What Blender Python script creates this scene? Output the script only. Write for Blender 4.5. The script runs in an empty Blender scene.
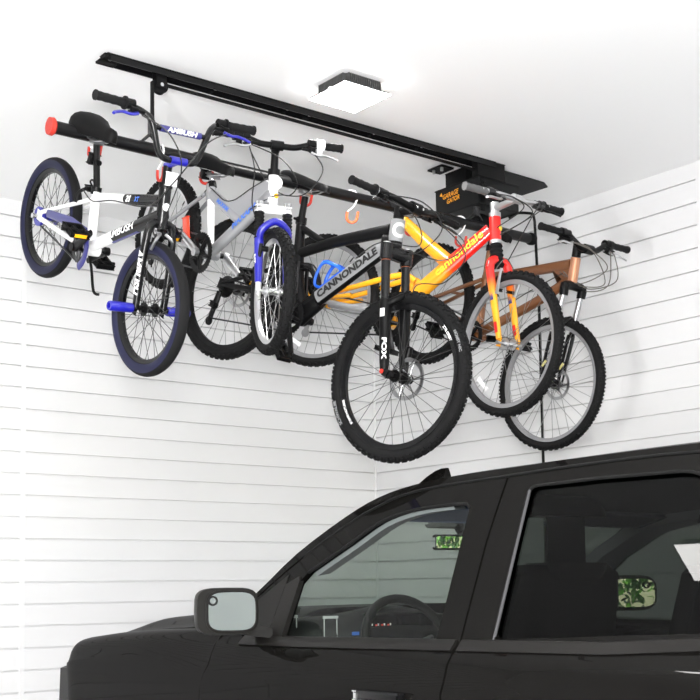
import bpy, bmesh, math, random
from mathutils import Vector, Matrix, Euler
random.seed(7)
PI = math.pi
SC = bpy.context.scene
COL = SC.collection
V = Vector

# ------------------------------------------------------------------ materials
MATS = {}
def mat(name, col, rough=.5, metal=0., coat=0., emit=None, estr=0., spec=.5, bump=0., bscale=200., vary=0.):
    if name in MATS: return MATS[name]
    m = bpy.data.materials.new(name); m.use_nodes = True
    nt = m.node_tree; b = nt.nodes['Principled BSDF']
    b.inputs['Base Color'].default_value = (*col, 1)
    b.inputs['Roughness'].default_value = rough
    b.inputs['Metallic'].default_value = metal
    b.inputs['Coat Weight'].default_value = coat
    b.inputs['Coat Roughness'].default_value = .03
    b.inputs['Specular IOR Level'].default_value = spec
    if emit:
        b.inputs['Emission Color'].default_value = (*emit, 1)
        b.inputs['Emission Strength'].default_value = estr
    if bump or vary:
        tc = nt.nodes.new('ShaderNodeTexCoord')
        n = nt.nodes.new('ShaderNodeTexNoise'); n.inputs['Scale'].default_value = bscale
        nt.links.new(tc.outputs['Object'], n.inputs['Vector'])
        if bump:
            bp = nt.nodes.new('ShaderNodeBump'); bp.inputs['Strength'].default_value = bump
            bp.inputs['Distance'].default_value = .002
            nt.links.new(n.outputs['Fac'], bp.inputs['Height'])
            nt.links.new(bp.outputs['Normal'], b.inputs['Normal'])
        if vary:
            mx = nt.nodes.new('ShaderNodeMixRGB')
            mx.inputs[1].default_value = (*[c*(1-vary) for c in col], 1)
            mx.inputs[2].default_value = (*[min(1, c*(1+vary)) for c in col], 1)
            nt.links.new(n.outputs['Fac'], mx.inputs[0])
            nt.links.new(mx.outputs[0], b.inputs['Base Color'])
    MATS[name] = m
    return m

def glass_mat(name, tint, f0=.045):
    m = bpy.data.materials.new(name); m.use_nodes = True
    nt = m.node_tree; nt.nodes.clear()
    out = nt.nodes.new('ShaderNodeOutputMaterial')
    tr = nt.nodes.new('ShaderNodeBsdfTransparent'); tr.inputs[0].default_value = (*tint, 1)
    gl = nt.nodes.new('ShaderNodeBsdfGlossy'); gl.inputs['Roughness'].default_value = 0.
    lw = nt.nodes.new('ShaderNodeLayerWeight'); lw.inputs['Blend'].default_value = .5
    pw = nt.nodes.new('ShaderNodeMath'); pw.operation = 'POWER'; pw.inputs[1].default_value = 5.
    mr = nt.nodes.new('ShaderNodeMapRange'); mr.inputs['To Min'].default_value = f0
    mix = nt.nodes.new('ShaderNodeMixShader')
    nt.links.new(lw.outputs['Facing'], pw.inputs[0])
    nt.links.new(pw.outputs[0], mr.inputs['Value'])
    nt.links.new(mr.outputs[0], mix.inputs[0])
    nt.links.new(tr.outputs[0], mix.inputs[1]); nt.links.new(gl.outputs[0], mix.inputs[2])
    nt.links.new(mix.outputs[0], out.inputs[0])
    return m

def ramp_mat(name, axis_vec, offset, stops, rough=.3, coat=.6):
    """paint that fades along an axis of the object (a factory fade in the paint)"""
    m = bpy.data.materials.new(name); m.use_nodes = True
    nt = m.node_tree; b = nt.nodes['Principled BSDF']
    b.inputs['Roughness'].default_value = rough; b.inputs['Coat Weight'].default_value = coat
    tc = nt.nodes.new('ShaderNodeTexCoord')
    dt = nt.nodes.new('ShaderNodeVectorMath'); dt.operation = 'DOT_PRODUCT'; dt.inputs[1].default_value = axis_vec
    ad = nt.nodes.new('ShaderNodeMath'); ad.operation = 'ADD'; ad.inputs[1].default_value = offset
    cr = nt.nodes.new('ShaderNodeValToRGB')
    els = cr.color_ramp.elements
    els[0].position, els[0].color = stops[0][0], (*stops[0][1], 1)
    els[1].position, els[1].color = stops[-1][0], (*stops[-1][1], 1)
    for p, c in stops[1:-1]:
        e = els.new(p); e.color = (*c, 1)
    nt.links.new(tc.outputs['Object'], dt.inputs[0]); nt.links.new(dt.outputs['Value'], ad.inputs[0])
    nt.links.new(ad.outputs[0], cr.inputs[0]); nt.links.new(cr.outputs[0], b.inputs['Base Color'])
    return m

BLACK = mat('black_satin', (.0035,.0035,.0038), .42, spec=.17)
BLACKM = mat('black_matte', (.005,.005,.0053), .6, spec=.13)
BLACKG = mat('black_gloss', (.005,.005,.0055), .25, spec=.3)
RUBBER = mat('tyre_rubber', (.009,.009,.0094), .75, bump=.3, bscale=300, spec=.12)
RUBNAVY = mat('tyre_navy', (.008,.009,.034), .6, spec=.3)
GRIP = mat('grip_rubber', (.010,.010,.0105), .7, spec=.13, bump=.8, bscale=400)
GRIPG = mat('grip_grey', (.10,.10,.10), .7, bump=.5, bscale=300)
CHROME = mat('chrome', (.75,.75,.76), .12, metal=1)
STEEL = mat('steel', (.45,.45,.46), .3, metal=1)
ALU = mat('aluminium', (.62,.62,.63), .35, metal=1)
DKMETAL = mat('dark_metal', (.06,.06,.062), .35, metal=1)
RIMM = mat('rim_grey', (.30,.30,.31), .4, metal=.5)
SPOKE = mat('spoke_steel', (.30,.30,.30), .35, metal=1)
SPOKEB = mat('spoke_black', (.03,.03,.03), .4)
WHITEP = mat('white_paint', (.82,.82,.82), .3, coat=.5)
SILVERP = mat('silver_paint', (.33,.335,.35), .34, metal=.35, coat=.4)
BLUEP = mat('blue_paint', (.013,.013,.30), .28, coat=.6)
NAVYP = mat('navy_paint', (.03,.03,.16), .35, coat=.3)
BLUECAGE = mat('blue_cage', (.015,.13,.75), .35)
BLUELET = mat('blue_lettering', (.06,.17,.62), .4)
GREYP = mat('grey_panel', (.24,.245,.25), .4)
YELLOWP = mat('yellow_paint', (.90,.40,.008), .3, coat=.6)
REDP = mat('red_paint', (.78,.012,.008), .3, coat=.6)
BRONZEP = mat('bronze_paint', (.19,.07,.022), .35, metal=.25, coat=.5)
COPPERP = mat('copper_paint', (.50,.23,.13), .3, metal=.4, coat=.4)
REDRUB = mat('red_vinyl', (.50,.028,.016), .45)
ORANGERUB = mat('orange_vinyl', (.85,.13,.03), .45)
REFW = mat('white_reflector', (.85,.85,.86), .25, coat=.5)
REFY = mat('amber_reflector', (.9,.45,.01), .25, coat=.5)
REFR = mat('red_reflector', (.75,.06,.02), .25, coat=.5)
WHITET = mat('white_lettering', (.8,.8,.8), .45)
YELLT = mat('yellow_lettering', (.95,.66,.02), .4)
BLACKT = mat('black_lettering', (.008,.008,.008), .5)
ORANGET = mat('orange_lettering', (.95,.38,.015), .5)
CABLE = mat('cable_sheath', (.012,.012,.012), .4)
CABLEG = mat('cable_grey', (.10,.09,.08), .4)

# ------------------------------------------------------------------ mesh builder
def smooth_pts(pts, n=6):
    P = [V(p) for p in pts]; out = []
    for i in range(len(P)-1):
        p0 = P[max(i-1,0)]; p1 = P[i]; p2 = P[i+1]; p3 = P[min(i+2,len(P)-1)]
        for k in range(n):
            t = k/n
            out.append(.5*((2*p1)+(-p0+p2)*t+(2*p0-5*p1+4*p2-p3)*t*t+(-p0+3*p1-3*p2+p3)*t*t*t))
    out.append(P[-1]); return out

class MB:
    def __init__(s): s.v=[]; s.f=[]; s.m=[]; s.mi=0; s.n=[]
    def _add(s, vs, fs):
        o=len(s.v); s.v+= [tuple(v) for v in vs]
        for f in fs: s.f.append(tuple(i+o for i in f)); s.m.append(s.mi)
    def loft(s, rings, cap=True, closed=False):
        n=len(rings[0]); vs=[p for r in rings for p in r]; fs=[]
        m=len(rings)
        for i in range(m if closed else m-1):
            a=i*n; b=((i+1)%m)*n
            for j in range(n):
                k=(j+1)%n; fs.append((a+j,a+k,b+k,b+j))
        if cap and not closed:
            fs.append(tuple(range(n-1,-1,-1))); fs.append(tuple(range((m-1)*n,m*n)))
        s._add(vs,fs); return s
    def tube(s, pts, r, seg=10, cap=True, flat=1., ref=None):
        P=[V(p) for p in pts]; n=len(P)
        R=[r]*n if not hasattr(r,'__len__') else list(r)
        if len(R)!=n: R=[R[0]+(R[-1]-R[0])*i/(n-1) for i in range(n)]
        T=[]
        for i in range(n):
            d=(P[min(i+1,n-1)]-P[max(i-1,0)])
            T.append(d.normalized() if d.length>1e-9 else V((0,0,1)))
        u=V(ref) if ref else (V((0,1,0)) if abs(T[0].y)<.9 else V((0,0,1)))
        u=(u-T[0]*u.dot(T[0])).normalized(); rings=[]
        for i in range(n):
            u=(u-T[i]*u.dot(T[i])).normalized(); w=T[i].cross(u)
            rings.append([P[i]+u*(R[i]*flat*math.cos(2*PI*k/seg))+w*(R[i]*math.sin(2*PI*k/seg)) for k in range(seg)])
        return s.loft(rings,cap)
    def cyl(s,p0,p1,r0,r1=None,seg=14): return s.tube([p0,p1],[r0,r0 if r1 is None else r1],seg)
    def box(s, c, size, M=None, b=0., seg=2):
        c=V(c); h=[x/2 for x in size]; b=min(b,.49*min(size))
        def ring(z,ins):
            hx,hy=h[0]-ins,h[1]-ins
            if b<=0: return [V((hx,hy,z)),V((-hx,hy,z)),V((-hx,-hy,z)),V((hx,-hy,z))]
            rr=max(b-ins,1e-4); out=[]
            for q,(sx,sy) in enumerate(((1,1),(-1,1),(-1,-1),(1,-1))):
                for k in range(seg+1):
                    a=(q+k/seg)*PI/2
                    out.append(V((sx*(hx-rr)+rr*math.cos(a), sy*(hy-rr)+rr*math.sin(a), z)))
            return out
        if b<=0: rings=[ring(-h[2],0),ring(h[2],0)]
        else:
            rings=[]
            for k in range(seg+1):
                a=PI/2*k/seg; rings.append(ring(-h[2]+b*(1-math.sin(a)), b*(1-math.cos(a))))
            for k in range(seg,-1,-1):
                a=PI/2*k/seg; rings.append(ring(h[2]-b*(1-math.sin(a)), b*(1-math.cos(a))))
        rings=[[ (M@p if M else p)+c for p in r] for r in rings]
        return s.loft(rings)
    def lathe(s, prof, c=(0,0,0), seg=40, closed=True, M=None):
        """profile (radius, y) turned around the y axis"""
        c=V(c); rings=[]
        for k in range(seg):
            a=2*PI*k/seg; rings.append([(M@V((r*math.cos(a),y,r*math.sin(a))) if M else V((r*math.cos(a),y,r*math.sin(a))))+c for r,y in prof])
        n=len(prof); vs=[p for r in rings for p in r]; fs=[]
        for i in range(seg):
            a=i*n; b2=((i+1)%seg)*n
            for j in range(n if closed else n-1):
                k=(j+1)%n; fs.append((a+j,b2+j,b2+k,a+k))
        s._add(vs,fs); return s
    def disc(s, c, ax, r, t, seg=24):
        c=V(c); ax=V(ax).normalized(); return s.tube([c-ax*t/2,c+ax*t/2],r,seg)
    def prism(s, outline, depth, M):
        """2-D outline (x,y) extruded by depth along +-z, then M"""
        n=len(outline)
        a=[M@V((x,y,-depth/2)) for x,y in outline]; b=[M@V((x,y,depth/2)) for x,y in outline]
        return s.loft([a,b])
    def ell(s,c,r,seg=14,rings=8):
        c=V(c); R=[]
        for i in range(1,rings):
            t=PI*i/rings; R.append([c+V((r[0]*math.sin(t)*math.cos(2*PI*k/seg),r[1]*math.sin(t)*math.sin(2*PI*k/seg),-r[2]*math.cos(t))) for k in range(seg)])
        return s.loft(R)
    def grid(s, rows):
        n=len(rows[0]); vs=[p for r in rows for p in r]
        fs=[(i*n+j,i*n+j+1,(i+1)*n+j+1,(i+1)*n+j) for i in range(len(rows)-1) for j in range(n-1)]
        s._add(vs,fs); return s
    def obj(s, name, mats, parent=None, M=None, smooth=38):
        me=bpy.data.meshes.new(name); me.from_pydata(s.v,[],s.f)
        for m in (mats if isinstance(mats,(list,tuple)) else [mats]): me.materials.append(m)
        me.polygons.foreach_set('material_index',s.m)
        bm=bmesh.new(); bm.from_mesh(me)
        if not s.n: bmesh.ops.recalc_face_normals(bm,faces=bm.faces)
        bm.to_mesh(me); bm.free()
        if smooth:
            me.polygons.foreach_set('use_smooth',[True]*len(me.polygons))
            if not s.n: me.set_sharp_from_angle(angle=math.radians(smooth))
        if s.n: me.normals_split_custom_set_from_vertices(s.n)
        me.update()
        o=bpy.data.objects.new(name,me); COL.objects.link(o)
        if parent: o.parent=parent
        if M is not None: o.matrix_local=M
        return o

def tag(o,label,cat,group=None,kind=None):
    if label: o['label']=label
    if cat: o['category']=cat
    if group: o['group']=group
    if kind: o['kind']=kind
    return o
def empty(name,label,cat,M=None,group=None):
    o=bpy.data.objects.new(name,None); COL.objects.link(o); o.empty_display_size=.1
    if M is not None: o.matrix_world=M
    return tag(o,label,cat,group)
def struct(name,mb,m,smooth=0):
    o=mb.obj(name,m,smooth=smooth); o['kind']='structure'; return o

def text_mesh(txt, size, shear=0., bold=.0, spacing=1.):
    """flat letter mesh as (verts, faces) with its centre at 0,0"""
    cu=bpy.data.curves.new('lettering','FONT'); cu.body=txt; cu.size=size; cu.shear=shear
    cu.offset=bold; cu.space_character=spacing; cu.align_x='CENTER'; cu.align_y='CENTER'; cu.resolution_u=3
    o=bpy.data.objects.new('lettering_source',cu); COL.objects.link(o)
    bpy.context.view_layer.update()
    dg=bpy.context.evaluated_depsgraph_get()
    me=bpy.data.meshes.new_from_object(o.evaluated_get(dg))
    bm=bmesh.new(); bm.from_mesh(me)
    bpy.data.objects.remove(o); bpy.data.curves.remove(cu); bpy.data.meshes.remove(me)
    return bm
def lettering(txt, size, p, d, up, r, m, parent, shear=0., bold=0., lift=.0012, wrap=True, spacing=1., width=None, name='lettering', th0=0.):
    """letters wrapped round a tube of radius r whose axis passes p along d; up = letter height direction"""
    bm=text_mesh(txt,size,shear,bold,spacing)
    d=V(d).normalized(); up=V(up); up=(up-d*up.dot(d)).normalized(); nrm=d.cross(up)
    if wrap:
        for k in range(-5,6):
            g=bm.verts[:]+bm.edges[:]+bm.faces[:]
            bmesh.ops.bisect_plane(bm,geom=g,plane_co=(0,k*size*.12,0),plane_no=(0,1,0))
    xs=[v.co.x for v in bm.verts]; sx=1.
    if width: sx=width/(max(xs)-min(xs))
    p=V(p)
    for v in bm.verts:
        u,w=v.co.x*sx,v.co.y
        if wrap:
            th=max(-1.4,min(1.4,w/r+th0)); v.co=p+d*u+(nrm*math.cos(th)+up*math.sin(th))*(r+lift)
        else: v.co=p+d*u+up*w+nrm*(r+lift)
    me=bpy.data.meshes.new(name); bm.to_mesh(me); bm.free(); me.materials.append(m)
    o=bpy.data.objects.new(name,me); COL.objects.link(o); o.parent=parent
    return o

# ------------------------------------------------------------------ bicycles
def wheel(root, S, c, R, tw, rim_m, spoke_m, tyre_m, nsp=32, knobs=None, side_m=None, drive=False, rotor=0., rim_d=.018, reflector=None, hub_m=DKMETAL, hubw=.05, rimw=.026, nutw=0.):
    """wheel with its axle along y; S places it in the bike"""
    c=V(c); M=S@Matrix.Translation(c)
    ro=R-tw+.006
    rim=MB().lathe([(ro,-rimw/2),(ro,rimw/2),(ro-.006,rimw/2),(ro-rim_d,rimw*.28),(ro-rim_d,-rimw*.28),(ro-.006,-rimw/2)],seg=56)
    w=rim.obj('wheel',rim_m,root,M)
    t=MB(); rc=R-tw/2-.002; n=18
    kh=.004 if knobs else 0.
    prof=[]
    for k in range(n):
        a=2*PI*k/n; ex=(tw/2-kh*.6)
        prof.append((rc+(tw/2-kh)*math.cos(a), ex*math.sin(a)))
    t.lathe(prof,seg=64)
    if side_m:
        # coloured side walls
        for i,f in enumerate(t.f):
            a=sum((V(t.v[j]).y for j in f))/4; rr=sum(math.hypot(t.v[j][0],t.v[j][2]) for j in f)/4
            if abs(a)>tw*.30 and rr<rc+tw*.28: t.m[i]=1
    if knobs:
        num,size=knobs
        rows=[(0.,1.0,0.),(.55,.9,.5),(-.55,.9,.5),(1.0,1.1,0.),(-1.0,1.1,0.)]
        for ph,sc,off in rows:
            for k in range(num):
                a=2*PI*(k+off)/num
                rad=V((math.cos(a),0,math.sin(a))); tg=V((-math.sin(a),0,math.cos(a)))
                nr=rad*math.cos(ph)+V((0,1,0))*math.sin(ph)
                p=rad*rc+rad*((tw/2-kh)*math.cos(ph))+V((0,1,0))*((tw/2-kh*.6)*math.sin(ph))
                lat=tg.cross(nr)
                B=Matrix((tg,lat,nr)).transposed()
                t.box(p,(size*sc,size*.95,kh*2.2),B)
    t.obj('tyre',[tyre_m,side_m or tyre_m],w)
    h=MB(); h.cyl((0,-hubw,0),(0,hubw,0),.013,seg=14)
    for s in (-1,1): h.disc((0,s*hubw*.62,0),(0,1,0),.026,.004,20)
    h.cyl((0,-hubw-.016-nutw,0),(0,hubw+.016+nutw,0),.006,seg=8)
    h.obj('hub',hub_m,w)
    rr=ro-rim_d
    protos={}
    for k in range(nsp):
        sd=1 if k%2 else -1; dr=1 if (k//2)%2 else -1; key=(sd,dr)
        a=2*PI*k/nsp
        if key not in protos:
            b=MB(); off=dr*1.15
            b.tube([(.024*math.cos(-off),sd*hubw*.62,.024*math.sin(-off)),(rr,sd*.003,0)],.00125,5,cap=False)
            b2=[V(q) for q in b.v]
            o=b.obj('spoke',spoke_m,w); protos[key]=o.data
        else:
            o=bpy.data.objects.new('spoke',protos[key]); COL.objects.link(o); o.parent=w
        o.rotation_euler=(0,-a,0)
    if rotor:
        g=MB(); sgn=1
        g.lathe([(rotor,-.001),(rotor,.001),(rotor*.80,.001),(rotor*.80,-.001)],(0,.052,0),40)
        for k in range(6):
            a=2*PI*k/6; g.tube([(.02*math.cos(a),.052,.02*math.sin(a)),(rotor*.83*math.cos(a+.5),.052,rotor*.83*math.sin(a+.5))],.004,6)
        g.disc((0,.052,0),(0,1,0),.026,.004,20)
        g.obj('disc_rotor',STEEL,w)
    if drive:
        g=MB()
        for i,rad in enumerate((.052,.047,.042,.037,.032,.027,.023)):
            g.lathe([(rad,-.0012),(rad,.0012),(.014,.0012),(.014,-.0012)],(0,-.034-.0045*i,0),28)
        g.obj('cassette',DKMETAL,w)
    if reflector:
        a,mm=reflector
        g=MB(); p=V((math.cos(a),0,math.sin(a)))*(rr-.035); B=Matrix.Rotation(-a,3,'Y')
        g.box(p,(.028,.012,.085),B,.004); g.obj('spoke_reflector',mm,w)
    g=MB(); a=1.1+c.x; g.cyl((rr*math.cos(a),0,rr*math.sin(a)),((rr-.03)*math.cos(a),0,(rr-.03)*math.sin(a)),.003,seg=6); g.obj('valve',BLACK,w)
    return w

def saddle(root, c, L, W, H, tilt, mats, drop=.0, nose=.022):
    """c = point over the seatpost clamp, on the underside of the shell"""
    st=[(-.50,.50,.2),(-.47,.80,.7),(-.38,.98,.95),(-.25,1.0,1.0),(-.08,.72,.9),(.12,.36,.72),(.32,nose/W*2.1,.66),(.45,nose/W*1.9,.62),(.49,nose/W*1.1,.35)]
    rings=[]
    for x,w,h in st:
        r=[]; hw=W/2*w; hh=H*h
        for k in range(16):
            a=2*PI*k/16; ca,sa=math.cos(a),math.sin(a)
            y=hw*math.copysign(abs(ca)**.7,ca); z=(hh*.62*max(0,sa)**.8 if sa>0 else -hh*.34*abs(sa)**.6)
            z-=.25*H*(abs(ca)**2)*(.7 if sa<=0 else .3)
            if x<-.3: z+=.10*H*(-x-.3)*8
            r.append(V((x*L,y,z)))
        rings.append(r)
    M=Matrix.Translation(c)@Matrix.Rotation(-tilt,4,'Y')
    s=MB().loft(rings).obj('saddle',mats[0],root,M,smooth=60)
    b=MB()
    for sd in (-1,1):
        b.tube(smooth_pts([(-.36*L,sd*W*.22,-.01),(-.2*L,sd*.022,-.035),(.12*L,sd*.022,-.035),(.38*L,sd*.008,-.008)],4),.0035,6)
    b.box((0,0,-.04),(.04,.055,.022),b=.004)
    b.obj('saddle_rail',STEEL,s)
    return s

def pedal(parent, c, m, refl=None, size=(.095,.085,.022), rot=0.):
    p=MB(); c=V(c); B=Matrix.Rotation(rot,3,'Y')
    for s in (-1,1):
        p.box(c+B@V((s*size[0]*.42,0,0)),(size[0]*.16,size[1],size[2]),B,.003)
        p.box(c+V((0,s*size[1]*.42,0)),(size[0],size[1]*.14,size[2]),B,.003)
    p.box(c,(size[0]*.9,size[1]*.22,size[2]*.7),B,.003)
    p.cyl(c-V((0,.06,0)),c+V((0,.06,0)),.007,seg=8)
    o=p.obj('pedal',m,parent)
    if refl:
        for s in (-1,1):
            q=MB(); q.box(c+B@V((s*size[0]*.5,0,0)),(.004,size[1]*.6,size[2]*.6),B,.001); q.obj('pedal_reflector',refl,o)
    return o

def crankset(root, bb, rp, lp, ring, m_arm, m_ring, pm, refl=None, y=.05, guard=None, prot=0., pyo=.15, lref=True):
    """rp, lp: (x,z) of the pedal axles"""
    bx,bz=bb; g=MB()
    g.lathe([(ring,-.0015),(ring,.0015),(ring*.70,.0015),(ring*.70,-.0015)],(bx,-y,bz),44)
    for k in range(5):
        a=2*PI*k/5; g.tube([(bx,-y,bz),(bx+ring*.85*math.cos(a),-y,bz+ring*.85*math.sin(a))],[.012,.007],8)
    for k in range(int(ring*420)):
        a=2*PI*k/int(ring*420); g.box((bx+ring*math.cos(a),-y,bz+ring*math.sin(a)),(.006,.003,.006),Matrix.Rotation(-a,3,'Y'))
    if ring>.07: g.lathe([(ring*.74,-.0015),(ring*.74,.0015),(ring*.62,.0015),(ring*.62,-.0015)],(bx,-y+.008,bz),36)
    g.cyl((bx,-y-.02,bz),(bx,y+.02,bz),.012,seg=12)
    cs=g.obj('crankset',m_ring,root)
    for sd,(px,pz) in ((-1,rp),(1,lp)):
        a=MB(); yy=sd*(y+.02)
        a.tube(smooth_pts([(bx,yy,bz),((bx+px)/2,yy+sd*.008,(bz+pz)/2),(px,yy+sd*.018,pz)],4),[.019,.013],10,flat=.6)
        a.disc((bx,yy+sd*.006,bz),(0,1,0),.017,.02,16)
        a.obj('crank_arm',m_arm,cs)
        pedal(cs,(px,sd*pyo,pz),pm,refl if sd<0 or lref else None,rot=prot)
    if guard:
        q=MB(); q.lathe([(ring*1.08,-.002),(ring*1.08,.002),(ring*.7,.002),(ring*.7,-.002)],(bx,-y-.016,bz),40); q.obj('chain_guard_ring',guard,cs)
    return cs

def chain(root,bb,ring,cog,y=.05,low=None,m=DKMETAL):
    c=MB(); bx,bz=bb; L=math.hypot(bx,bz); ux,uz=bx/L,bz/L; nx,nz=-uz,ux
    def pts(p): return [(x,-y,z) for x,z in p]
    top=[(nx*cog,nz*cog),(bx+nx*ring,bz+nz*ring)]
    bot=[(low[0],low[1]) if low else (-nx*cog,-nz*cog),(bx-nx*ring,bz-nz*ring)]
    c.tube(pts(top),.0045,6,flat=.7); c.tube(pts(bot),.0045,6,flat=.7)
    return c.obj('chain',m,root)

def derailleur(root,p,q,m=BLACK,y=-.062,pm=DKMETAL):
    d=MB(); p=V((p[0],y,p[1])); q=V((q[0],y,q[1]))
    u=(q-p).normalized(); k=p.lerp(q,.45)
    d.tube([p,k],[.014,.016],10,flat=.9); d.box(k+V((0,-.012,0)),(.04,.03,.03),None,.006)
    for s in (0,.014): d.tube([k+V((0,s-.007,0)),q+V((0,s-.007,0))],[.010,.009],8,flat=.25)
    for c in (k,q): d.disc(c,(0,1,0),.021,.006,18)
    d.cyl(p,p+V((0,.04,0)),.008)
    return d.obj('rear_derailleur',m,root)

def grip(parent,a,b,r,m,flange=True):
    g=MB(); a=V(a); b=V(b); n=9; pts=[a.lerp(b,i/(n-1)) for i in range(n)]
    rr=[r*(1.0 if i%2 else .9) for i in range(n)]; 
    g.tube(pts,rr,14)
    g.tube([b-(b-a)*.02,b+(b-a)*.02],r*1.12,14)
    if flange: g.tube([a-(b-a)*.015,a+(b-a)*.02],r*1.45,16)
    return g.obj('grip',m,parent)
def brake_lever(parent, c, out, m_body, m_lev, fwd=(1,0,-.35), L=.085):
    """clamp at c on the bar, blade runs outwards"""
    b=MB(); c=V(c); out=V(out).normalized(); fwd=V(fwd).normalized()
    b.tube([c-out*.014,c+out*.014],.019,14); b.box(c+fwd*.032,(.035,.03,.026),None,.006)
    b.cyl(c+fwd*.035,c+fwd*.035-out*.045,.008,.005)
    o=b.obj('brake_lever',m_body,parent)
    l=MB(); p=c+fwd*.05
    l.tube(smooth_pts([p-out*.01,p+out*.02+fwd*.012,p+out*L*.6+fwd*.008,p+out*L+fwd*.02,p+out*(L+.012)+fwd*.03],5),[.008,.006],8,flat=.8)
    l.obj('lever_blade',m_lev,o)
    return o
def hose(root,pts,r=.0025,m=CABLE,name='cable',n=8):
    return MB().tube(smooth_pts(pts,n),r,6).obj(name,m,root)

class Bike:
    def __init__(s, label, fit, group='bicycles on the lift'):
        s.f=fit; f=fit
        s.M=Matrix.Translation((f['X'],f['Y'],f['Z']))@Matrix.Rotation(f['yaw'],4,'Z')@Matrix.Rotation(f['pitch'],4,'Y')@Matrix.Rotation(f['roll'],4,'X')
        s.root=empty('bicycle',label,'bicycle',s.M,group)
        s.ht=V((f['hx'],0,f['hz'])); s.ax=V((-math.cos(f['ha']),0,math.sin(f['ha']))); s.hb=s.ht-s.ax*f['hl']
        s.S=Matrix.Translation(s.ht)@Matrix.Rotation(f['steer'],4,s.ax)@Matrix.Translation(-s.ht)
        s.R=f['D']/2; s.W=f['W']; s.bb=(f['bx'],f['bz']); s.I=Matrix.Identity(4)
        s.sd=V((f['sx'],0,f['sz']))
        s.g=V((f['hx']+f['gx'],0,f['hz']+f['gz'])); s.hw=f['w']/2
        s.perp=V((s.ax.z,0,-s.ax.x))   # forward, square to the steering axis

FIT={"bmx":{"X":-3.0635,"Y":-1.5987,"Z":3.0732,"yaw":-1.50136,"pitch":.60824,"roll":.05541,"steer":.01053,"D":.50467,"W":.91571,"hx":.79025,"hz":.43287,"ha":1.25874,"hl":.13135,"sx":.21841,"sz":.44297,"bx":.38191,"bz":.01865,"gx":-.05195,"gz":.25729,"w":.67151},
"silver":{"X":-2.51515,"Y":-1.61892,"Z":3.09891,"yaw":-1.51904,"pitch":.49018,"roll":.03812,"steer":-.34091,"D":.50724,"W":.8911,"hx":.68097,"hz":.42144,"ha":1.22226,"hl":.11016,"sx":.25467,"sz":.34512,"bx":.37447,"bz":.00758,"gx":.00072,"gz":.13461,"w":.52888},
"black":{"X":-2.13806,"Y":-1.56017,"Z":2.91148,"yaw":-1.38731,"pitch":.49831,"roll":-.04368,"steer":.00553,"D":.70781,"W":1.13262,"hx":.80561,"hz":.57977,"ha":1.2327,"hl":.12524,"sx":.23757,"sz":.55336,"bx":.47207,"bz":.02111,"gx":.01072,"gz":.07474,"w":.71979},
"yellow":{"X":-1.63942,"Y":-1.57803,"Z":2.91862,"yaw":-1.16403,"pitch":.31775,"roll":-.02566,"steer":-.43262,"D":.66643,"W":1.05262,"hx":.79166,"hz":.55186,"ha":1.23743,"hl":.12328,"sx":.32707,"sz":.50099,"bx":.43,"bz":-.03,"gx":.10759,"gz":.08684,"w":.60339},
"bronze":{"X":-.8521,"Y":-1.51373,"Z":3.01784,"yaw":-1.53696,"pitch":.58145,"roll":-.00336,"steer":.00908,"D":.65447,"W":.98641,"hx":.81326,"hz":.58264,"ha":1.21368,"hl":.1256,"sx":.23764,"sz":.5006,"bx":.42053,"bz":-.00513,"gx":.0079,"gz":.09741,"w":.64093}}

def stay(mb,a,b,r,ya,yb):
    for s in (-1,1): mb.tube([(a[0],s*ya,a[1]),(b[0],s*yb,b[1])],r,10)

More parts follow.
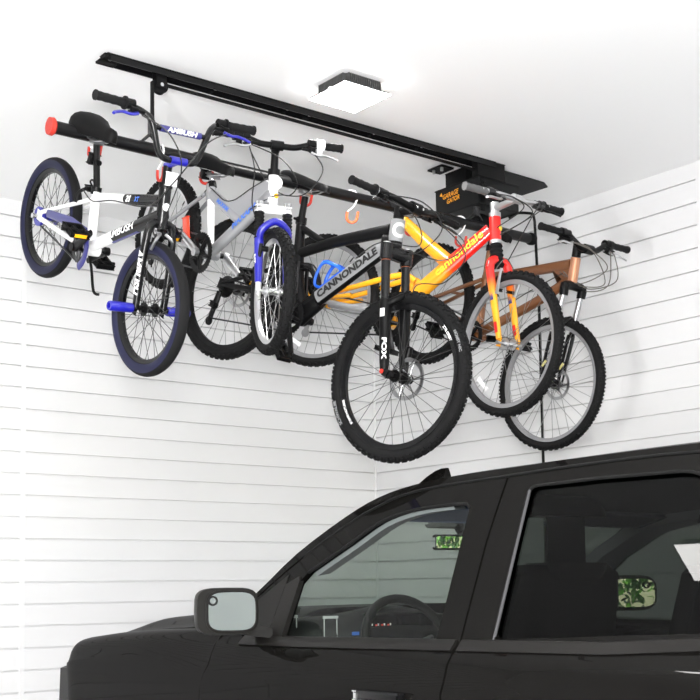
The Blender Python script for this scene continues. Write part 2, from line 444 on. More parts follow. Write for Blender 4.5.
# ---- 1. white and black stunt bike ------------------------------------------------
def bike_bmx():
    B=Bike('small white and black stunt bike with blue axle pegs, leftmost on the bar',FIT['bmx']); r=B.root; S=B.S
    wheel(r,B.I,(0,0,0),B.R,.052,BLACKG,SPOKEB,RUBBER,36,side_m=RUBNAVY,hub_m=BLUEP,hubw=.042,rim_d=.02)
    wheel(r,S,(B.W,0,0),B.R,.052,BLACKG,SPOKEB,RUBBER,36,side_m=RUBNAVY,hub_m=BLACK,hubw=.04,rim_d=.02)
    f=MB(); bx,bz=B.bb; stp=(.318,.235); hd=B.ht-B.ax*.02
    f.mi=0
    f.tube([(bx,0,bz),(stp[0],0,stp[1])],[.022,.018],14)
    f.cyl((bx,-.037,bz),(bx,.037,bz),.026,seg=18)
    tA=V((.335,0,.218)); tB=V((hd.x-.002,0,hd.z-.035)); k=tA.lerp(tB,.48)
    f.tube([tA,k],[.020,.020],14)
    dA=V((bx,0,bz+.01)); dB=V((B.hb.x-.004,0,B.hb.z+.03)); kd=dA.lerp(dB,.36)
    f.tube([dA,kd],[.022,.024],14)
    stay(f,(.32,.20),(.03,.03),.009,.02,.058); stay(f,(bx-.02,bz),(.02,.0),.011,.025,.058)
    for s in (-1,1): f.box((.012,s*.058,.008),(.05,.006,.04),b=.002)
    f.mi=1
    f.tube([k,tB],[.0202,.024],14); f.tube([B.ht,B.hb],.023,16)
    f.tube([kd,kd.lerp(dB,.55)],.0242,14)
    f.tube([kd.lerp(dB,.5),dB],[.0243,.026],14)
    fr=f.obj('frame',[WHITEP,BLACKG],r)
    d=(dB-dA).normalized()
    lettering('AMBUSH',.036,dA.lerp(dB,.50),d,(0,0,1),.0245,WHITET,fr,shear=.25,bold=.001,width=.20)
    m=MB(); q=dA.lerp(dB,.5); w=V((0,0,1)); w=(w-d*w.dot(d)).normalized()
    m.tube([q-d*.09-w*.0125,q+d*.10-w*.0125],.0135,12); m.obj('frame_stripe',NAVYP,fr)
    lettering('20',.034,tA.lerp(tB,.56),tB-tA,(0,0,1),.0215,WHITET,fr,shear=.3,bold=.001)
    lettering('XT',.024,tA.lerp(tB,.70),tB-tA,(0,0,1),.0225,BLUELET,fr,shear=.2,bold=.001)
    h=MB(); h.disc(B.ht.lerp(B.hb,.55)+B.perp*.021,B.perp,.014,.006,16); h.obj('head_badge',WHITET,fr)
    # seat
    sp=MB(); sp.tube([(stp[0],0,stp[1]),(B.sd.x,0,B.sd.z-.04)],.0135,12); sp.cyl((stp[0]-.003,0,stp[1]-.012),(stp[0]-.01,0,stp[1]+.016),.021)
    po=sp.obj('seatpost',BLACK,r)
    q=MB(); c=V((stp[0],0,stp[1])).lerp(B.sd,.5); q.box(c+V((-.04,0,.0)),(.03,.05,.045),None,.004); q.tube([c+V((-.03,0,0)),c+V((.012,0,0))],.012,10); q.obj('rear_reflector',BLACK,po)
    saddle(r,B.sd+V((-.005,0,.004)),.265,.17,.082,.10,[BLACKM])
    # fork and front end
    g=MB(); cr=B.hb+B.perp*.0
    for s in (-1,1):
        g.tube(smooth_pts([cr+V((0,s*.012,-.002)),cr+V((.006,s*.048,-.02)),V((.875,s*.060,.16)),V((B.W,s*.060,.0))],5),[.017,.018,.016,.013],12)
        g.box((B.W,s*.060,0),(.034,.007,.05),b=.003)
    g.tube([cr+B.ax*.01,cr-B.ax*.02],.024,14)
    fk=g.obj('fork',BLACKG,r,S)
    a=V((.875,-.060,.16)); b=V((B.W,-.060,0)); lettering('AMBUSH',.036,a.lerp(b,.18),(b-a),(1,0,.3),.0155,WHITET,fk,shear=.2,bold=.0012,width=.17)
    for s in (-1,1):
        p=MB(); p.cyl((B.W,s*.066,0),(B.W,s*.078,0),.012); p.obj('axle_nut',BLACK,fk)
        p=MB(); y0,y1=(.075,.172)
        p.lathe([(.006,s*y0),(.0165,s*y0),(.0185,s*(y0+.006)),(.0185,s*(y1-.006)),(.0165,s*y1),(.011,s*y1)],(B.W,0,0),24); p.obj('axle_peg',BLUEP,fk)
    bp=MB(); 
    for s in (-1,1): bp.tube(smooth_pts([B.hb+V((.03,s*.01,-.03)),B.hb+V((.05,s*.035,-.05)),B.hb+V((.045,s*.04,-.09))],4),.006,8)
    bp.obj('front_brake',STEEL,fk)
    st=MB(); top=B.ht+B.ax*.075; cl=V((.823,0,.542))
    st.tube([B.ht-B.ax*.005,top],.0165,14); st.tube([B.ht-B.ax*.004,B.ht+B.ax*.012],.026,16)
    so=st.obj('stem',BLACK,r,S)
    q=MB(); q.tube([top-B.perp*.012,cl],.013,12); q.tube([cl-V((0,.034,0)),cl+V((0,.034,0))],.0145,14); q.obj('stem_clamp',BLUEP,so)
    hb=MB(); g0=B.g
    for s in (-1,1):
        gi=V((g0.x-.015,s*.20,g0.z-.012))
        hb.tube(smooth_pts([(cl.x,0,cl.z),(cl.x,s*.055,cl.z),(cl.x-.012,s*.085,cl.z+.022),(cl.x-.042,s*.118,cl.z+.105),(cl.x-.066,s*.145,g0.z-.02),gi,(g0.x,s*B.hw,g0.z)],5),.0115,12)
    hbo=hb.obj('handlebar',BLACKG,r,S)
    cb=MB(); cz=cl.z+.095; cx=cl.x-.038; cb.tube([(cx,-.115,cz),(cx,.115,cz)],.009,10); cb.obj('crossbar',BLACKG,hbo)
    pd=MB(); pd.tube([(cx,-.085,cz),(cx,.085,cz)],.0125,12); pdo=pd.obj('crossbar_pad',NAVYP,hbo)
    lettering('AMBUSH',.024,(cx,0,cz),(0,1,0),B.ax,.0128,WHITET,pdo,shear=.2,bold=.001,width=.13)
    for s in (-1,1):
        a=V((g0.x-.008,s*.215,g0.z-.006)); b=V((g0.x,s*B.hw,g0.z)); grip(hbo,a,b,.0165,GRIP)
        brake_lever(hbo,a-V((0,s*.022,0)),(0,s,0),BLACK,BLUEP)
    n=MB(); c=B.ht.lerp(B.hb,-.22)+B.perp*.035; 
    MM=Matrix((B.perp,V((0,1,0)),B.ax)).transposed(); n.box(c,(.008,.055,.05),MM,.003); n.obj('front_reflector',REFW,r,S)
    for s in (-1,1):
        hose(r,[S@V((cl.x-.02,s*.18,g0.z-.02)),S@V((cl.x+.06,s*.10,cl.z+.10)),S@V((cl.x+.07,s*.02,cl.z-.02)),S@(B.hb+V((.03,s*.02,-.02)))] if s<0 else [S@V((cl.x-.02,.18,g0.z-.02)),S@V((cl.x+.05,.06,cl.z+.09)),S@V((cl.x+.06,-.03,cl.z-.06)),V((B.ht.x-.03,-.03,B.ht.z-.09)),V((.5,-.028,.265)),V((.35,-.024,.205)),V((.26,-.03,.22))])
    # drive train
    crankset(r,B.bb,(.508,.128),(.238,-.080),.058,BLACK,DKMETAL,BLACK,REFY,y=.048,prot=.1,lref=False)
    chain(r,B.bb,.055,.03,.048)
    cg=MB(); cg.tube([(.085,-.062,.045),(.30,-.064,.093),(.43,-.064,.10)],[.016,.020,.020],12,flat=.35); cg.tube(smooth_pts([(.43,-.064,.10),(.462,-.064,.06),(.465,-.064,.0),(.44,-.064,-.04)],4),.016,10,flat=.35); cg.obj('chain_guard',NAVYP,r)
    q=MB(); q.lathe([(.040,-.006),(.040,.006),(.02,.006),(.02,-.006)],(0,-.050,0),28); q.obj('hub_guard',BLUEP,r)
    q=MB(); q.cyl((0,-.083,0),(0,-.065,0),.011); q.obj('axle_nut',CHROME,r)
    k=MB(); k.tube(smooth_pts([(.33,.03,-.005),(.27,.06,-.03),(.30,.075,-.09),(.352,.082,-.168),(.372,.10,-.172)],4),.006,8); k.obj('kickstand',BLACK,r)
    q=MB()
    for s in (-1,1): q.tube(smooth_pts([(.25,s*.04,.16),(.245,s*.036,.20),(.255,s*.012,.225)],4),.007,8)
    q.box((.25,0,.225),(.04,.03,.02),None,.004); q.obj('rear_brake',BLACK,r)
    q=MB(); q.tube(smooth_pts([(.30,0,.25),(.265,.0,.265),(.25,0,.25),(.30,0,.235)],4),.004,6); q.obj('brake_cable_loop',BLACK,r)

# ---- 2. small silver mountain bike with blue fork --------------------------------
def bike_silver():
    B=Bike('small silver mountain bike with a blue suspension fork and white seat tube',FIT['silver']); r=B.root; S=B.S
    wheel(r,B.I,(0,0,0),B.R,.052,ALU,SPOKE,RUBBER,28,knobs=(46,.012),drive=True,hubw=.045)
    wheel(r,S,(B.W,0,0),B.R,.052,ALU,SPOKE,RUBBER,28,knobs=(46,.012),hub_m=ALU,hubw=.04)
    f=MB(); bx,bz=B.bb; st=V((.260,0,.268))
    f.mi=1; f.tube([(bx,0,bz),st],.016,14)
    f.mi=0; f.tube([st+V((.02,0,-.05)),st+V((-.004,0,.012))],.021,14)
    f.cyl((bx,-.035,bz),(bx,.035,bz),.024,seg=18)
    hd=B.ht.lerp(B.hb,.55)
    dB=V((B.hb.x-.006,0,B.hb.z+.035)); dA=V((bx+.008,0,bz+.012))
    f.tube([dA,dB],[.024,.028],14,flat=.85)
    tA=V((.268,0,.245)); j=dA.lerp(dB,.52)
    f.tube([tA,tA.lerp(j,.5),j],[.024,.026,.026],14,flat=.7)
    # web between the tubes
    up=[V((.27,0,.262)),V((.34,0,.252)),V((.405,0,.242)),V((.475,0,.262)),V((.56,0,.325)),V((.655,0,.392))]
    ol=[(p.x,p.z) for p in smooth_pts(up,3)]+[(dB.x,dB.z+.02),(j.x,j.z),(tA.x+.05,tA.z-.03)]
    f.prism(ol,.026,Matrix(((1,0,0,0),(0,0,-1,0),(0,1,0,0),(0,0,0,1))))
    stay(f,(.262,.238),(.02,.012),.0085,.02,.058); stay(f,(bx-.02,bz),(.01,.0),.010,.03,.058)
    f.mi=1; f.tube([B.ht,B.hb],.021,16)
    for s in (-1,1): f.box((.004,s*.058,.002),(.04,.006,.036),b=.002)
    fr=f.obj('frame',[SILVERP,WHITEP],r)
    lettering('MAXAMA',.030,dA.lerp(dB,.60)+V((0,0,.006)),dB-dA,(0,0,1),.0245,BLUELET,fr,shear=.25,bold=.0012,width=.185)
    lettering('MAXAM',.026,tA.lerp(j,.47)+V((0,0,.004)),j-tA,(0,0,1),.019,BLUELET,fr,shear=.2,bold=.0012,width=.10)
    c=[p+V((0,-.014,.004)) for p in smooth_pts(up,3)]; hose(r,[S@V((.64,-.10,.50)),V((.66,-.03,.40))]+c[::-3]+[V((.25,-.03,.22))],.0025)
    sp=MB(); sp.tube([st,(B.sd.x,0,B.sd.z-.035)],.0125,12); po=sp.obj('seatpost',ALU,r)
    q=MB(); q.box(st.lerp(B.sd,.55)+V((-.04,-.012,0)),(.03,.055,.04),None,.004); q.obj('rear_reflector',BLACK,po)
    q=MB(); q.tube([st+V((.012,0,.002)),st+V((-.004,0,.02))],.019,12); q.obj('seat_clamp',BLACK,po)
    saddle(r,B.sd+V((.004,0,.012)),.265,.145,.06,.02,[BLACKM])
    q=MB(); q.box((.225,-.052,.074),(.050,.016,.098),Matrix.Rotation(-.49,3,'Y'),.004); q.obj('side_reflector',REFR,r)
    q=MB(); q.tube([(.16,0,.09),(.17,0,.13)],.008,8); q.tube(smooth_pts([(.17,-.035,.10),(.175,-.02,.14),(.19,0,.16)],4),.007,8); q.obj('rear_brake',BLACK,r)
    # fork
    F=MB(); cr=B.hb-B.ax*.03+B.perp*.008; rake=B.perp*.03
    tops=[];bots=[]
    for s in (-1,1):
        t=cr+V((0,s*.058,0))+rake*.3; b=V((B.W,s*.058,.0)); tops.append(t); bots.append(b)
    F.mi=0
    F.box(cr+rake*.3,(.035,.15,.03),Matrix((B.perp,V((0,1,0)),B.ax)).transposed(),.006)
    F.tube([cr+B.ax*.03,cr],.017,12)
    fk=F.obj('fork',WHITEP,r,S)
    lo=MB()
    for t,b in zip(tops,bots):
        lo.tube([t.lerp(b,.36),t.lerp(b,.43),t.lerp(b,.9)],[.019,.0195,.014],14)
    a0,a1=tops[0].lerp(bots[0],.40),tops[1].lerp(bots[1],.40)
    lo.tube(smooth_pts([a0,a0.lerp(a1,.05)+B.ax*.045+B.perp*.02,a0.lerp(a1,.5)+B.ax*.078+B.perp*.03,a0.lerp(a1,.95)+B.ax*.045+B.perp*.02,a1],5),.015,12)
    lo.obj('fork_lowers',BLUEP,fk)
    for s,t,b in zip((-1,1),tops,bots):
        q=MB(); 
        n=8; pts=[t.lerp(b,.04+.34*i/(n*2)) for i in range(n*2+1)]; q.tube(pts,[.021 if i%2 else .017 for i in range(n*2+1)],14); q.obj('fork_boot',RUBBER,fk)
        q=MB(); q.tube([t.lerp(b,.88),b],[.011,.009],10); q.box(b,(.03,.008,.035),b=.003); q.obj('dropout',WHITEP,fk)
        q=MB(); q.tube([t+B.ax*.0,t+B.ax*.028],.015,12); q.obj('fork_cap',CHROME,fk)
        q=MB(); p=t.lerp(b,.50)+B.perp*.025; q.cyl(p,p-V((0,s*.03,0)),.011); q.tube([p+V((0,0,.02)),p-V((0,0,.05))],.008,8); q.obj('front_brake',BLACK,fk)
    lettering('RST',.022,tops[0].lerp(bots[0],.62),bots[0]-tops[0],(1,0,.3),.017,WHITET,fk,bold=.001)
    s_=MB(); top=B.ht+B.ax*.10; cl=V((.665,0,.533)); s_.tube([B.ht,top],[.016,.015],14); s_.tube([B.ht-B.ax*.004,B.ht+B.ax*.02],.024,16); s_.tube([top-B.ax*.01,cl],.017,12); s_.tube([cl-V((0,.025,0)),cl+V((0,.025,0))],.019,14)
    s_.obj('stem',BLACK,r,S)
    hb=MB(); g0=B.g
    for s in (-1,1): hb.tube(smooth_pts([(cl.x,0,cl.z),(cl.x,s*.07,cl.z),(cl.x+.004,s*.13,g0.z-.006),(g0.x,s*.16,g0.z),(g0.x-.004,s*B.hw,g0.z)],5),.0125,12)
    h=hb.obj('handlebar',BLACK,r,S)
    for s in (-1,1):
        a=V((g0.x,s*.175,g0.z)); b=V((g0.x-.004,s*B.hw,g0.z)); grip(h,a,b,.0165,GRIP,flange=False)
        q=MB(); q.tube([a-V((0,s*.022,0)),a+V((0,s*.012,0))],.023,14); q.box(a+V((.02,-s*.01,-.02)),(.03,.03,.03),None,.005); q.obj('shifter',BLACK if s<0 else REFW,h)
        brake_lever(h,a-V((0,s*.04,0)),(0,s,0),BLACK,ALU,fwd=(1,0,-.6))
    n=MB(); c=B.ht.lerp(B.hb,.34)+B.perp*.032; n.disc(c,B.perp,.026,.012,24); n.obj('front_reflector',REFW,r,S)
    n=MB(); c=B.ht.lerp(B.hb,.78)+B.perp*.022; n.disc(c,B.perp,.010,.004,12); n.obj('head_badge',REFY,fr)
    hose(r,[S@V((.70,-.13,.54)),S@V((.78,-.11,.45)),S@V((.77,-.10,.33)),S@V((.72,-.07,.27)),S@V((.73,-.05,.24))])
    hose(r,[S@V((.70,.12,.545)),S@V((.80,.16,.48)),S@V((.82,.09,.38)),V((.74,-.01,.35)),V((.62,-.03,.26))])
    hose(r,[S@V((.69,-.12,.53)),S@V((.80,-.01,.50)),S@V((.81,.06,.42)),S@V((.76,.05,.36)),V((.67,.03,.36))])
    crankset(r,B.bb,(.262,.052),(.486,-.038),.084,ALU,BLACK,BLACK,REFY,y=.05,prot=.4)
    chain(r,B.bb,.07,.035,.045,low=(.01,-.12)); derailleur(r,(.01,-.03),(.02,-.13))

# ---- 3. black full suspension mountain bike --------------------------------------
def bike_black():
    B=Bike('black full-suspension mountain bike with silver-grey down tube, largest front wheel of the five',FIT['black']); r=B.root; S=B.S
    wheel(r,B.I,(0,0,0),.340,.056,BLACK,SPOKE,RUBBER,32,knobs=(56,.013),drive=True,rotor=.08,rim_d=.022,hubw=.05)
    wf=wheel(r,S,(B.W,0,0),B.R+.006,.059,BLACKG,SPOKEB,RUBBER,32,knobs=(58,.0135),rotor=.09,rim_d=.026,rimw=.03,hub_m=BLACK,hubw=.045)
    # lettering on the front tyre and rim, right hand side
    def arc_text(txt,rad,a0,size,y,m,width=None):
        bm=text_mesh(txt,size,0,.0008)
        for v in bm.verts:
            a=a0+v.co.x/rad; rr=rad+v.co.y
            v.co=V((rr*math.sin(a),y,rr*math.cos(a)))
        me=bpy.data.meshes.new('tyre_lettering'); bm.to_mesh(me); bm.free(); me.materials.append(m)
        o=bpy.data.objects.new('tyre_lettering',me); COL.objects.link(o); o.parent=wf
    ro=B.R-.051
    arc_text('SCHWALBE',ro+.030,-2.45,.022,-.0292,GREYP); arc_text('NOBBY NIC',ro+.030,.75,.018,-.0292,GREYP)
    arc_text('STAN\'S NOTUBES',ro-.009,-2.5,.015,-.0152,WHITET); arc_text('ZTR CREST',ro-.009,.55,.015,-.0152,WHITET)
    f=MB(); bx,bz=B.bb
    col=V((.268,0,.415)); stl=V((.345,0,.25))
    f.tube([col,V((.305,0,.33)),stl,(bx-.045,0,bz+.09)],[.021,.022,.024,.024],14)
    tA=V((.325,0,.275)); tB=V((B.ht.x-.012,0,B.ht.z-.045))
    f.tube(smooth_pts([tA,tA.lerp(tB,.4)+V((0,0,.012)),tB],5),[.022,.024,.028],14)
    f.tube([V((.285,0,.388)),V((.44,0,.372))],[.016,.014],12)
    dA=V((bx+.0,0,bz+.03)); dB=V((B.hb.x-.012,0,B.hb.z+.045))
    f.tube([dA,dA.lerp(dB,.5),dB],[.036,.036,.034],16,flat=.72)
    f.tube([B.ht,B.ht.lerp(B.hb,.5),B.hb],[.028,.030,.031],18)
    f.tube([B.hb.lerp(B.ht,.25)-V((.05,0,.015)),B.hb.lerp(B.ht,.3)],[.042,.034],14,flat=.75)
    f.cyl((bx,-.042,bz),(bx,.042,bz),.03,seg=20)
    f.tube([(bx-.06,0,bz+.11),(bx+.0,0,bz+.02)],[.032,.042],14,flat=.8)
    f.tube([(bx+.08,0,bz+.11),(bx,0,bz)],[.04,.045],14,flat=.7)
    fr=f.obj('frame',BLACK,r)
    # grey panel with the name on the down tube
    d=(dB-dA).normalized(); up=V((0,1,0)).cross(d)*-1
    if up.z<0: up=-up
    pm=MB(); rows=[]
    for i in range(13):
        p=dA.lerp(dB,.20+.70*i/12); row=[]
        for k in range(9):
            th=-.86+1.72*k/8
            row.append(p+V((0,-1,0))*(.0262*math.cos(th)+.0006)+up*(.0365*math.sin(th)))
        rows.append(row)
    pm.grid(rows).obj('frame_panel',GREYP,fr)
    lettering('CANNONDALE',.044,dA.lerp(dB,.535)-up*.003,d,up,.027,BLACKT,fr,bold=.0022,width=.36,wrap=False)
    # C on the head tube
    hbm=MB(); m2=[]
    hc=B.ht.lerp(B.hb,.45)
    hb_=MB(); hb_.tube([B.ht+B.ax*.002,B.ht.lerp(B.hb,.72)],.0312,18); hb_.obj('head_tube_collar',GREYP,fr)
    rt=Matrix.Rotation(0,3,'Z')
    bm=text_mesh('C',.082,0,.004); tcol=mat('light_grey_lettering',(.55,.55,.56),.4)
    for k in range(-5,6): bmesh.ops.bisect_plane(bm,geom=bm.verts[:]+bm.edges[:]+bm.faces[:],plane_co=(k*.008,0,0),plane_no=(1,0,0))
    hc=B.ht.lerp(B.hb,.38); e1=B.perp; e2=V((0,1,0))
    for v in bm.verts:
        th=v.co.x/.032-.65; v.co=hc+B.ax*v.co.y+(e1*math.cos(th)+e2*math.sin(th))*.0322
    me=bpy.data.meshes.new('head_badge'); bm.to_mesh(me); bm.free(); me.materials.append(tcol)
    o=bpy.data.objects.new('head_badge',me); COL.objects.link(o); o.parent=fr
    # rear triangle
    t=MB()
    for s in (-1,1):
        t.tube(smooth_pts([(.40,s*.045,.11),(.25,s*.066,.06),(-.005,s*.066,.004)],4),[.018,.014,.011],12,flat=.7)
        t.tube(smooth_pts([(.36,s*.04,.245),(.22,s*.064,.14),(.0,s*.066,.012)],4),[.012,.010,.009],12,flat=.8)
        t.box((.0,s*.066,.006),(.06,.01,.05),b=.004)
    t.obj('swingarm',GREYP if False else BLACK,r)
    q=MB(); q.tube(smooth_pts([(.385,0,.235),(.44,0,.245),(.50,0,.205),(.525,0,.150)],5),[.020,.026,.024,.016],14); q.obj('rear_shock',BLACKG,r)
    q=MB()
    for s in (-1,1): q.tube(smooth_pts([(.375,s*.03,.25),(.40,s*.032,.19),(.435,s*.032,.12)],4),[.012,.010],10,flat=.5)
    q.obj('shock_link',DKMETAL,r)
    # bottle cage
    q=MB(); p0=dA.lerp(dB,.24)+up*.04; p1=dA.lerp(dB,.47)+up*.04
    for s in (-1,1):
        q.tube(smooth_pts([p0,p0+up*.01+V((0,s*.03,0)),p0+up*.045+d*.03+V((0,s*.034,0)),p0+up*.068+d*.085+V((0,s*.034,0)),p1+up*.02+V((0,s*.022,0)),p1],5),.008,8,flat=.8)
    q.tube([p0-up*.004,p1-up*.004],.010,8); q.tube(smooth_pts([p0+up*.068+d*.085+V((0,-.034,0)),p0+up*.08+d*.085,p0+up*.068+d*.085+V((0,.034,0))],4),.009,8)
    q.obj('bottle_cage',BLUECAGE,r)
    # seat
    sp=MB(); sp.tube([col,(B.sd.x,0,B.sd.z-.035)],.0155,14); po=sp.obj('seatpost',BLACK,r)
    q=MB(); q.tube([col-V((-.006,0,.014)),col+V((-.004,0,.012))],.025,14); q.cyl(col+V((0,-.045,0)),col+V((0,.03,0)),.006); q.obj('seat_clamp',BLACK,po)
    saddle(r,B.sd+V((-.015,0,.022)),.285,.14,.05,.06,[BLACK],nose=.02)
    # fork
    g=MB(); cr=B.hb-B.ax*.012
    tops=[V((.868,s*.068,.445)) for s in (-1,1)]; bots=[V((B.W-.03,s*.066,.0)) for s in (-1,1)]
    g.tube([tops[0]+B.ax*.005,cr+V((.012,-.03,.0)),cr+V((.012,.03,.0)),tops[1]+B.ax*.005],[.028,.032,.032,.028],14)
    for s,t_,b in zip((-1,1),tops,bots):
        g.tube([t_+B.ax*.035,t_.lerp(b,.06)],.0265,16)
        g.tube([t_,t_.lerp(b,.48)],.0185,16)
    fk=g.obj('fork',BLACKG,r,S)
    lo=MB()
    for s,t_,b in zip((-1,1),tops,bots):
        lo.tube([t_.lerp(b,.40),t_.lerp(b,.45),t_.lerp(b,.9),b],[.022,.025,.021,.017],16)
        lo.tube([b,V((B.W,b.y,0))],.018,12); lo.disc((B.W,b.y,0),(0,1,0),.019,.02,16)
    a0,a1=tops[0].lerp(bots[0],.44),tops[1].lerp(bots[1],.44)
    lo.tube(smooth_pts([a0,a0.lerp(a1,.1)+B.ax*.02+B.perp*.04,a0.lerp(a1,.5)+B.ax*.05+B.perp*.055,a0.lerp(a1,.9)+B.ax*.02+B.perp*.04,a1],5),.015,12,flat=1.)
    lo.obj('fork_lowers',BLACK,fk)
    q=MB(); q.tube([bots[1]+V((-.02,.0,.07)),bots[1]+V((-.03,0,.12))],.016,10); q.box(bots[1]+V((-.035,.0,.09)),(.04,.03,.07),None,.006); q.obj('brake_caliper',BLACK,fk)
    for s,t_,b in zip((-1,1),tops,bots):
        q=MB(); q.tube([t_.lerp(b,.068),t_.lerp(b,.072)],.0195,16); q.obj('fork_ring',mat('dull_orange',(.30,.07,.02),.5),fk)
        q=MB(); q.disc(t_+B.ax*.036,B.ax,.016,.012,16); q.obj('fork_cap',ALU,fk)
    q=MB(); q.cyl((B.W-.03,-.085,0),(B.W-.03,-.06,0),.010); q.obj('axle_cap',REDRUB,fk)
    lettering('FOX',.026,tops[0].lerp(bots[0],.81),bots[0]-tops[0],(1,0,.3),.0235,WHITET,fk,bold=.001,width=.09,th0=.55)
    q=MB(); c=tops[0].lerp(bots[0],.51); ddir=(bots[0]-tops[0]).normalized(); q.box(c+V((.006,-.0245,0)),(.022,.002,.034),Matrix((ddir.cross(V((0,1,0))),V((0,1,0)),ddir)).transposed()); q.obj('fork_sticker',WHITET,fk)
    st=MB(); cl=V((.868,0,.652)); top=B.ht+B.ax*.055
    st.tube([B.ht+B.ax*.001,top],.0225,16); st.tube([top-B.ax*.015,cl],[.02,.022],14); st.tube([cl-V((0,.03,0)),cl+V((0,.03,0))],.024,16)
    so=st.obj('stem',BLACK,r,S)
    for s in (-1,1):
        q=MB(); q.cyl(cl+B.perp*.018+V((0,s*.02,0)),cl+B.perp*.028+V((0,s*.02,0)),.005); q.obj('stem_bolt',CHROME,so)
    hb=MB(); g0=B.g+V((0,0,.002))
    for s in (-1,1): hb.tube(smooth_pts([(cl.x,0,cl.z),(cl.x,s*.06,cl.z),(cl.x-.012,s*.13,cl.z+.006),(g0.x+.012,s*.21,g0.z),(g0.x,s*B.hw,g0.z)],5),[.0158,.0158]+[.0125]*0+[.0115],14)
    h=hb.obj('handlebar',BLACK,r,S)
    for s in (-1,1):
        a=V((g0.x+.008,s*.225,g0.z)); b=V((g0.x,s*B.hw,g0.z)); grip(h,a,b,.0165,GRIP)
        brake_lever(h,a-V((0,s*.035,0)),(0,s,0),BLACK,BLACKG,fwd=(1,0,-.5))
        q=MB(); q.box(a+V((-.01,-s*.065,-.02)),(.045,.035,.028),None,.006); q.tube([a+V((0,-s*.05,0)),a+V((0,-s*.075,0))],.018,12); q.obj('shifter',BLACK,h)
        q=MB(); q.disc(a-V((0,s*.005,0)),(0,1,0),.0205,.008,16); q.obj('grip_clamp',ALU if s<0 else BLACK,h)
    hose(r,[S@V((.87,-.18,.64)),S@V((.97,-.10,.62)),S@V((.98,-.02,.52)),V((.80,-.045,.47)),V((.70,-.04,.37))])
    hose(r,[S@V((.87,.18,.64)),S@V((1.02,.20,.60)),S@V((1.04,.08,.50)),V((.82,.04,.47)),V((.70,.04,.38))])
    hose(r,[S@V((.87,.17,.64)),S@V((1.00,.26,.56)),S@V((1.02,.18,.42)),S@V((.96,.085,.36)),S@V((1.0,.085,.22)),S@V((1.06,.075,.10))])
    hose(r,[S@V((.88,-.19,.66)),S@V((.93,-.04,.685)),S@V((.96,.10,.62)),S@V((.93,.05,.49)),V((.82,.045,.46))])
    crankset(r,B.bb,(.600,-.118),(.345,.160),.080,BLACK,BLACK,BLACK,None,y=.052,prot=.6)
    chain(r,B.bb,.07,.04,.045,low=(.0,-.16)); derailleur(r,(.0,-.03),(.0,-.175))

